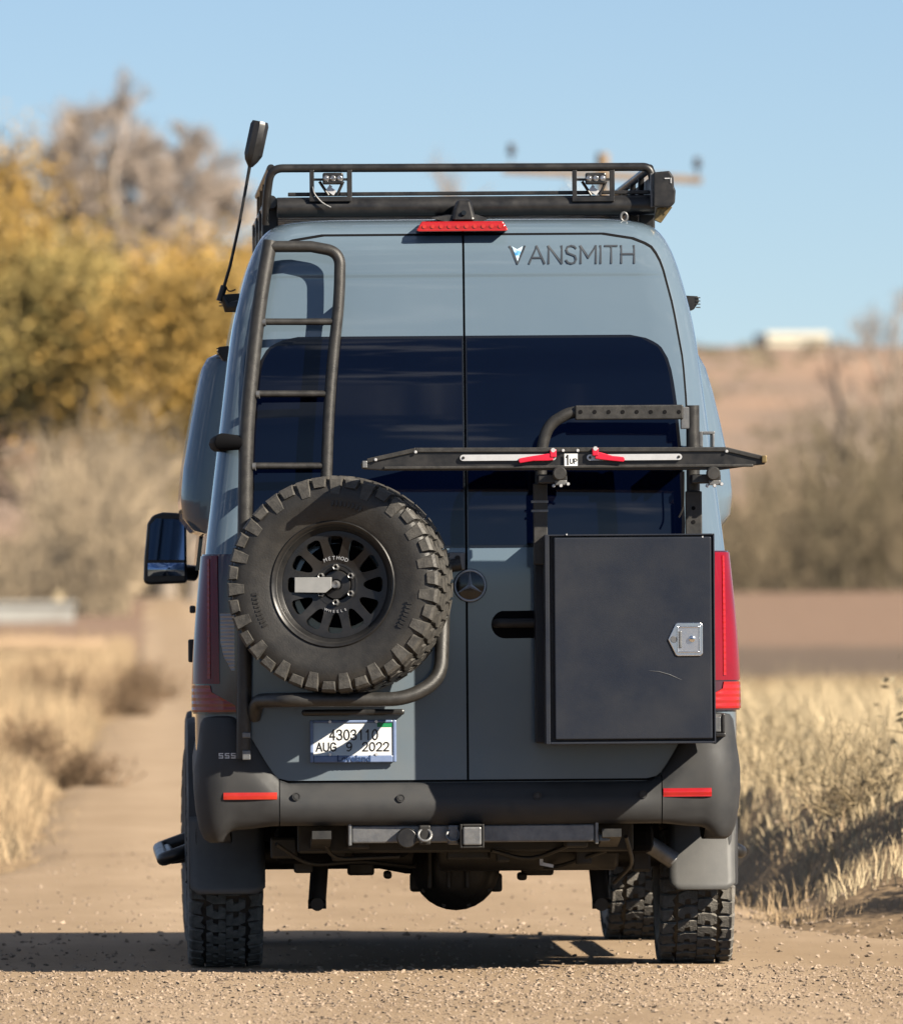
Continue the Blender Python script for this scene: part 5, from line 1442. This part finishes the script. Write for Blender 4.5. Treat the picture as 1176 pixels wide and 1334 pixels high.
def tree(name, label, cat, seed, base, H, spread, leaf=None, leafz=(0, 1), dens=1.0, twigs=True, lev=3, kids=4, clump=1.0, size=.17, group=None, bark='bark', twigm='pale_twig', trunk_frac=.30, upb=.10, twig_r=.022):
    rg = random.Random(seed)
    root = empty(name, loc=base)
    tag(root, label, cat, group)
    tr = MB()
    h0 = H * trunk_frac
    tr.tube([Vector((0, 0, -.5)), Vector((rg.uniform(-.1, .1), 0, h0 * .5)), Vector((rg.uniform(-.2, .2), 0, h0)), Vector((rg.uniform(-.4, .4), 0, H * .62)), Vector((rg.uniform(-.5, .5), 0, H * .86))],
            [H * .024, H * .020, H * .017, H * .010, H * .004], 8)
    tr.build('trunk', bark, root, smooth=60)
    cr = MB(); tips = []
    nl = 9
    for k in range(nl):
        z = h0 + (H * .80 - h0) * k / (nl - 1)
        a = 2.4 * k + rg.random()
        f = 1 - 0.55 * (k / (nl - 1))
        d = Vector((math.cos(a), math.sin(a), .45 + .6 * k / nl)).normalized()
        limb(cr, tips, rg, Vector((0, 0, z)), d, spread * f * rg.uniform(.75, 1.1), H * .010 * f, lev, kids, .42, upb, twig_r)
    cr.build('branches', twigm, root)
    if leaf:
        lf = MB()
        for q, d in tips:
            if not (leafz[0] * H <= q.z + rg.gauss(0, H * .03) <= leafz[1] * H): continue
            nn = int(dens * 2.4 * rg.random() ** 1.8 * 10)
            cs = clump * rg.uniform(.4, 1.0)
            for k in range(nn):
                leaf_card(lf, rg, q + Vector((rg.gauss(0, cs), rg.gauss(0, cs), rg.gauss(0, cs * .8))), size * rg.uniform(.6, 1.4))
        lf.build('crown', leaf, root)
    return root
def groundp(px, Y, dz=0):
    x = wp(px, 800, Y).x
    return (x, Y, gz(x, Y) + dz)
# left: cottonwoods in autumn leaf beyond the brush
tree('cottonwood_tree', 'tall cottonwood with bare grey top and gold lower leaves, highest tree left', 'tree', 11, groundp(150, 640), 27.0, 7.6, 'gold_leaf', (0.1, .60), 2.4, lev=4, kids=4, clump=1.8, size=.15, twig_r=.040)
tree('cottonwood_tree', 'golden cottonwood at the left edge of the picture', 'tree', 12, groundp(-20, 635), 22.5, 6.6, 'gold_leaf', (0.1, .95), 2.6, lev=3, kids=5, clump=2.0, size=.15, twig_r=.04)
tree('cottonwood_tree', 'yellow cottonwood just left of the van roof', 'tree', 13, groundp(258, 650), 24.0, 5.6, 'gold_leaf', (0.1, .64), 2.6, lev=4, kids=4, clump=1.8, size=.15, twig_r=.040)
tree('cottonwood_tree', 'olive green smaller tree in front of the gold cottonwoods', 'tree', 14, groundp(75, 625), 17.0, 5.8, 'olive_leaf', (0.0, .95), 3.0, lev=3, kids=5, clump=1.8, size=.15, trunk_frac=.15)
tree('cottonwood_tree', 'low yellow tree beside the van mirror', 'tree', 15, groundp(250, 615), 16.4, 5.2, 'gold_leaf', (0.0, .95), 3.0, lev=3, kids=5, clump=1.8, size=.15, trunk_frac=.15)
tree('bare_tree', 'bare grey treetop rising behind the gold trees at far left', 'tree', 16, groundp(60, 690), 26.5, 7.5, None, lev=4, kids=5, twig_r=.045)
tree('bare_tree', 'bare pinkish treetop behind the yellow tree by the aerial', 'tree', 17, groundp(215, 690), 27.0, 7.0, None, lev=4, kids=5, twig_r=.045)
# bare trees: behind the roof rack and at the right edge
tree('bare_tree', 'leafless pale treetop showing through the roof rack', 'tree', 21, groundp(580, 640), 22.6, 5.5, None, lev=3, kids=4, twig_r=.035)
tree('bare_tree', 'leafless pale treetop behind the right end of roof rack', 'tree', 22, groundp(700, 640), 21.6, 5.0, None, lev=3, kids=4, twig_r=.035)
tree('bare_tree', 'slender bare tree rising above the hill crest on the right', 'tree', 23, groundp(1090, 700), 16.0, 2.2, None, lev=2, kids=4, twig_r=.035)
tree('bare_tree', 'broad bare tree at the right edge above the hill crest', 'tree', 24, groundp(1165, 700), 17.0, 5.0, None, lev=3, kids=4, twig_r=.03)

def thicket(name, label, cat, m, seed, n, pxr, Yr, hr, nt=14, r_=.022, lean=.25, dens_fn=None):
    rg = random.Random(seed); mb = MB()
    for i in range(n):
        Y = rg.uniform(*Yr); px = rg.uniform(*pxr)
        hmul = dens_fn(px, Y) if dens_fn else 1.0
        if hmul <= 0.05: continue
        g = Vector(groundp(px, Y)); h = rg.uniform(*hr) * hmul
        p = g; d = Vector((rg.gauss(0, lean), rg.gauss(0, lean), 1)).normalized()
        pts = [p]
        for k in range(3):
            d = (d + rdir(rg, 0) * .18).normalized(); p = p + d * h / 3; pts.append(p)
        for a, b in zip(pts, pts[1:]): spike(mb, a, b + (b - a) * .25, r_ * 1.4)
        for k in range(nt):
            t = rg.uniform(.12, 1.0); j = min(int(t * 3), 2); a = pts[j].lerp(pts[j + 1], t * 3 - j)
            dd = (d + rdir(rg, .5) * .9).normalized(); L_ = h * rg.uniform(.10, .30)
            spike(mb, a, a + dd * L_, r_)
    return tag(mb.build(name, m), label, cat, kind='stuff')
thicket('dry_brush', 'pale leafless brush massed below the gold trees', 'brush', 'straw_twig', 31, 1500, (-70, 168), (500, 590), (3.8, 9.6), 18, .040,
        dens_fn=lambda px, Y: 0.27 + .62 * math.exp(-((px - 150) / 50) ** 2) + .30 * mnoise.noise(Vector((px * .02, Y * .05, 0))))
thicket('far_brush', 'low tan brush closing the far end of the road', 'brush', 'straw_twig', 33, 600, (140, 340), (690, 740), (3.0, 7.5), 18, .045)
thicket('bare_woodland', 'brown leafless woodland massed below the hill on the right', 'woodland', 'brown_twig', 32, 1500, (800, 1340), (660, 780), (4.5, 11.0), 18, .034,
        dens_fn=lambda px, Y: .45 + .5 * sstep(930, 1120, px) + .35 * mnoise.noise(Vector((px * .015, Y * .03, 3))))

def grass(name, label, m, seed, n, place, hr, wr, lean=.35):
    rg = random.Random(seed); mb = MB()
    for i in range(n):
        x, y, s = place(rg)
        if s <= 0: continue
        z = gz(x, y)
        h = rg.uniform(*hr) * s; w = rg.uniform(*wr) * (.6 + .4 * s)
        a = rg.uniform(0, 3.14); dx, dy = math.cos(a) * w, math.sin(a) * w
        lx_, ly_ = rg.gauss(0, lean) * h, rg.gauss(0, lean) * h
        o = len(mb.v)
        mb.v += [(x - dx, y - dy, z - .01), (x + dx, y + dy, z - .01), (x + lx_ * .4 + dx * .7, y + ly_ * .4 + dy * .7, z + h * .6), (x + lx_ * .4 - dx * .7, y + ly_ * .4 - dy * .7, z + h * .6), (x + lx_, y + ly_, z + h)]
        mb.f += [(o, o + 1, o + 2, o + 3), (o + 3, o + 2, o + 4)]; mb.m += [0, 0]
    return tag(mb.build(name, m), label, 'grass', kind='stuff')
def right_field(rg):
    d = 59 * (185 / 59) ** (rg.random() ** 1.0); Y = d - 50
    xm = roadx(Y) + road_r(Y) + (.55 if Y > 28 else .22)
    x = rg.uniform(xm, d * .0335 + 2.0) if xm < d * .0335 + 2.0 else xm
    s = .55 + .75 * mnoise.noise(Vector((x * .6, Y * .12, 7))) + .25
    if Y < 28: s *= .42 + .40 * sstep(14, 28, Y)
    return x, Y, max(s, .12) * min(1.0, .6 + d / 400) * (1 if Y > 28 else .7)
grass('dry_grass', 'tall straw coloured grass right of the road', 'straw', 41, 46000, right_field, (.28, .62), (.002, .0055))
def left_verge(rg):
    d = 66 * (430 / 66) ** (rg.random() ** .8); Y = d - 50
    xm = roadx(Y) + road_l(Y) - .1
    x = rg.uniform(-d * .0335 - 2.0, xm)
    if x > xm: x = xm - .1
    s = .45 + .8 * mnoise.noise(Vector((x * .5, Y * .07, 17))) + .15
    return x, Y, max(s, .06) * min(1.2, .5 + d / 300)
grass('verge_grass', 'short brown dry grass along the left verge', 'straw_brown', 42, 52000, left_verge, (.22, .6), (.0022, .006))
def edge_tufts(rg):
    Y = 8 + 170 * rg.random() ** 1.7
    k = rg.random() < .5
    base = (road_l(Y) - abs(rg.gauss(0, .35)) + .22) if k else (road_r(Y) + abs(rg.gauss(0, .3)) - .12)
    x = roadx(Y) + base
    s = .35 + 1.0 * mnoise.noise(Vector((x * 1.5, Y * .5, 23)))
    return x, Y, s if s > .15 else 0
grass('edge_grass', 'ragged tufts of dry grass along both edges of the track', 'straw_brown', 43, 16000, edge_tufts, (.06, .22), (.0012, .003), .5)
def left_bank(rg):
    Y = 17 + 70 * rg.random() ** 1.3
    x = roadx(Y) + road_l(Y) - .05 - 2.2 * rg.random() ** 1.2
    s = .45 + .9 * mnoise.noise(Vector((x * .8, Y * .25, 31)))
    return x, Y, s if s > .1 else 0
grass('bank_grass', 'brown dry grass on the near left bank', 'straw_brown', 44, 16000, left_bank, (.12, .42), (.0015, .004), .45)
# tangled dry weeds on top of the bank
rg = random.Random(9)
def weed_clump(px, py, Y, r_, n_, label, nm='dry_weed'):
    c = wp(px, py, Y); c.z = gz(c.x, c.y)
    root = empty(nm, loc=c); tag(root, label, 'weed', 'dry weeds on the roadside bank')
    mb = MB()
    for i in range(n_):
        d = Vector((rg.gauss(0, .9), rg.gauss(0, .9), abs(rg.gauss(0, .8)) + .15)).normalized()
        a = Vector((rg.gauss(0, r_ * .25), rg.gauss(0, r_ * .25), -.02)); q = a
        for k in range(3):
            e = q + d * r_ * rg.uniform(.25, .45); spike(mb, q, e + (e - q) * .15, .0042 if k < 2 else .003); q = e; d = (d + rdir(rg, 0) * .6).normalized()
            if rg.random() < .6: spike(mb, q, q + rdir(rg, .4) * r_ * .25, .003)
    mb.build('stems', 'weed', root)
weed_clump(1140, 1100, 13, .42, 190, 'tangled dry weed clump at the crest of the bank by right edge')
weed_clump(1060, 1090, 20, .38, 120, 'dry weed clump on the bank nearer the rear wheel')
weed_clump(1010, 1085, 27, .40, 120, 'low weed clump on the bank just beside the van corner')

# ------------------------------------------------------------------ far things: pole, building, culvert, log
mat('pole_wood', (0.33, 0.235, 0.15), 0.9, 0, (0.24, 0.175, 0.12), 3, spec=0.1)
mat('insulator', (0.05, 0.055, 0.065), 0.3, 0, (0.08, 0.08, 0.09), 8)
mat('cream_wall', (0.72, 0.66, 0.52), 0.8, 0, (0.64, 0.58, 0.46), .3)
mat('grey_roof', (0.30, 0.31, 0.33), 0.6, 0, (0.25, 0.26, 0.28), .3)
mat('concrete', (0.43, 0.42, 0.39), 0.9, 0, (0.34, 0.32, 0.29), 1.2, spec=0.1)
mat('timber', (0.47, 0.335, 0.215), 0.85, 0, (0.36, 0.25, 0.16), 2, spec=0.1, stretch=(.4, 3, 3))
Yp = 190
pt = wp(785, 199, Yp); pb = groundp(785, Yp)
up_ = empty('utility_pole', loc=(pt.x, Yp, pb[2])); tag(up_, 'wooden utility pole with crossarm rising behind the roof rack', 'pole')
Hh = pt.z - pb[2]
mb = MB(); mb.tube([(0, 0, -.4), (0, 0, Hh)], [.16, .115], 14); mb.build('pole', 'pole_wood', up_, smooth=60)
ca, cb = wp(655, 221, Yp), wp(914, 235, Yp)
o3 = Vector((pt.x, Yp, pb[2]))
mb = MB()
d = (cb - ca); ang = math.atan2(d.z, d.x)
mb.box((ca + cb) / 2 - o3 + Vector((0, -.15, 0)), (d.length, .10, .14), Matrix.Rotation(-ang, 3, 'Y')); mb.build('crossarm', 'pole_wood', up_, bev=.01)
for px, py in ((666, 194), (908, 212), (720, 205), (850, 213)):
    q = wp(px, py, Yp) - o3 + Vector((0, -.15, 0))
    if px in (720, 850): continue
    ins = MB(); ins.lathe([(-.10, .03), (-.09, .075), (-.02, .085), (.0, .05), (.05, .075), (.09, .06), (.105, .001)], 14, q, (0, 0, 1)); ins.build('insulator', 'insulator', up_, smooth=40)
    pin = MB(); pin.cyl(q + Vector((0, 0, -.22)), q + Vector((0, 0, -.09)), .02, 8); pin.build('pin', 'insulator', up_)
for s_ in (-1, 1):
    mb = MB(); mb.tube([(s_ * .62, -.15, (ca.z + cb.z) / 2 - pb[2] - .05), (s_ * .05, -.12, (ca.z + cb.z) / 2 - pb[2] - .75)], .025, 8); mb.build('brace', 'insulator', up_)
Yb = 2560
bl, br = wp(1000, 451, Yb), wp(1078, 451, Yb)
fb = empty('farm_building', loc=((bl.x + br.x) / 2, Yb, bl.z)); tag(fb, 'low cream farm shed on the hill crest at right', 'building')
bw = br.x - bl.x; bhh = 2.0
mb = MB(); mb.span((-bw / 2, 0, -3), (bw / 2, 9, bhh * .72)); mb.build('wall', 'cream_wall', fb)
mb = MB(); mb.prism([(-bw / 2 - .3, -.4, bhh * .72), (bw / 2 + .3, -.4, bhh * .72), (bw / 2 + .3, 4.5, bhh * 1.3), (-bw / 2 - .3, 4.5, bhh * 1.3)], (0, 0, .15)); mb.build('roof', 'cream_wall', fb)
mb = MB(); mb.span((-bw / 2 - 2.6, -1, -3), (-bw / 2 - .1, 6, bhh * 1.15)); mb.build('lean_to', 'insulator', fb)
mb = MB(); mb.span((bw * .12, -.06, -1.0), (bw * .25, .02, bhh * .5)); mb.build('door', 'grey_roof', fb)
# concrete headwall and a log beside the road on the left
Yc = 470
a, b = wp(-40, 806, Yc), wp(96, 783, Yc)
hwall = empty('culvert_headwall', loc=((a.x + b.x) / 2, Yc, gz((a.x + b.x) / 2, Yc))); tag(hwall, 'pale concrete headwall by the road at far left', 'wall')
zt = b.z - hwall.location.z
mb = MB(); mb.span((-(b.x - a.x) / 2, 0, -.5), ((b.x - a.x) / 2, .5, zt - .16)); mb.build('wall', 'concrete', hwall, bev=.03)
mb = MB(); mb.span((-(b.x - a.x) / 2 - .08, -.1, zt - .16), ((b.x - a.x) / 2 + .08, .6, zt)); mb.build('coping', 'concrete', hwall, bev=.03)
mb = MB(); q = wp(76, 777, Yc); mb.box((q.x - hwall.location.x, .2, zt + .16), (.34, .4, .34)); mb.build('marker_block', 'straw', hwall, bev=.04)
Yl = 330
a, b = wp(-40, 838, Yl), wp(138, 834, Yl)
lg = empty('fallen_log', loc=((a.x + b.x) / 2, Yl, gz((a.x + b.x) / 2, Yl))); tag(lg, 'long weathered tan log lying at the left verge', 'log')
mb = MB(); hl = (b.x - a.x) / 2
mb.tube([(-hl, 0, .24), (-hl * .4, .08, .25), (hl * .2, -.05, .24), (hl, .05, .22)], [.25, .235, .225, .19], 14); mb.build('trunk', 'timber', lg, smooth=60)
for f, h_ in ((-.5, .5), (.12, .42), (.62, .4)):
    mb = MB(); mb.tube([(hl * f, 0, .35), (hl * f + .1, -.1, .35 + h_)], [.06, .03], 8); mb.build('branch_stub', 'timber', lg, smooth=50)
def brown_tuft(px, Y, r_, n_, label):
    x, y, z = groundp(px, Y)
    root = empty('brown_shrub', loc=(x, y, z)); tag(root, label, 'shrub', 'low shrubs on the verges')
    mb = MB()
    for i in range(n_):
        d = Vector((rg.gauss(0, .7), rg.gauss(0, .7), abs(rg.gauss(0, .6)) + .35)).normalized()
        q = Vector((rg.gauss(0, r_ * .3), rg.gauss(0, r_ * .3), -.02))
        for k in range(3):
            e = q + d * r_ * rg.uniform(.22, .42); spike(mb, q, e + (e - q) * .15, .008 if k < 2 else .005); q = e; d = (d + rdir(rg, .2) * .5).normalized()
            for m_ in range(2): spike(mb, q, q + rdir(rg, .4) * r_ * .28, .006)
    mb.build('stems', 'shrub_twig', root)
mat('shrub_twig', (0.30, 0.195, 0.115), 0.9, 0, (0.20, 0.135, 0.085), 2, spec=0.1)
brown_tuft(95, 56, .34, 160, 'small dark brown shrub low on the left verge')
brown_tuft(30, 66, .40, 150, 'brown shrub near the left edge of the picture')
brown_tuft(185, 165, .7, 190, 'brown shrub at the road edge below the van mirror')
brown_tuft(150, 130, .6, 180, 'wide brown shrub midway along the left road edge')
brown_tuft(60, 120, .7, 180, 'brown shrub in the grass left of the road')
def shade_sage(px, Y, r_, n_, label):  # bushes added outside the frame to throw shade onto the bank
    x, y, z = groundp(px, Y)
    root = empty('sagebrush', loc=(x, y, z)); tag(root, label, 'shrub', 'sagebrush added out of view to cast shade')
    st, lf = MB(), MB()
    for i in range(n_):
        d = Vector((rg.gauss(0, .6), rg.gauss(0, .6), abs(rg.gauss(0, .5)) + .5)).normalized(); q = Vector((rg.gauss(0, r_ * .2), rg.gauss(0, r_ * .2), -.02))
        for k in range(4):
            e = q + d * r_ * rg.uniform(.18, .32); spike(st, q, e, .009); q = e; d = (d + rdir(rg, .2) * .45).normalized()
            for m_ in range(8): leaf_card(lf, rg, q + rdir(rg, .2) * r_ * .12, .028)
    st.build('stems', 'shrub_twig', root); lf.build('leaves', 'sage_leaf', root)
for Y, r_, lab in ((7.6, .86, 'nearest sagebrush added out of view to shade the foot of the bank'), (10.6, .92, 'second nearest sagebrush added out of view to shade the bank'),
                   (13.8, .95, 'middle sagebrush of the row added out of view to shade the bank'), (17.2, .95, 'second farthest sagebrush added out of view to shade the bank'), (20.8, .95, 'farthest sagebrush of the row added out of view to shade the bank')):
    shade_sage(PW / 2 + ((50 + Y) * .0331 + 1.08) / (50 + Y) * FPX, Y, r_, 260, lab)
# scrub dotted over the far hillside: too small and too many to count
sc = MB(); rs = random.Random(77)
for i in range(420):
    Y = rs.uniform(1290, 2500); px = rs.uniform(860, 1290)
    x = wp(px, 800, Y).x
    z = 1.9 + 50.6 * sstep(1250, 2650, Y) ** 0.8 + 2.2 * sstep(1250, 1700, Y) * mnoise.noise(Vector((x * .004, Y * .004, 0))) + 0.8 * mnoise.noise(Vector((x * .03, Y * .02, 4)))
    if mnoise.noise(Vector((x * .05, Y * .004, 9))) < -.05: continue
    r_ = rs.uniform(.5, 1.5)
    for k in range(26): leaf_card(sc, rs, Vector((x + rs.gauss(0, r_ * .7), Y + rs.gauss(0, r_), z + abs(rs.gauss(0, r_ * .4)))), r_ * .35)
tag(sc.build('hill_scrub', 'sage_leaf'), 'dark scrub dotted over the far hillside', 'scrub', kind='stuff')
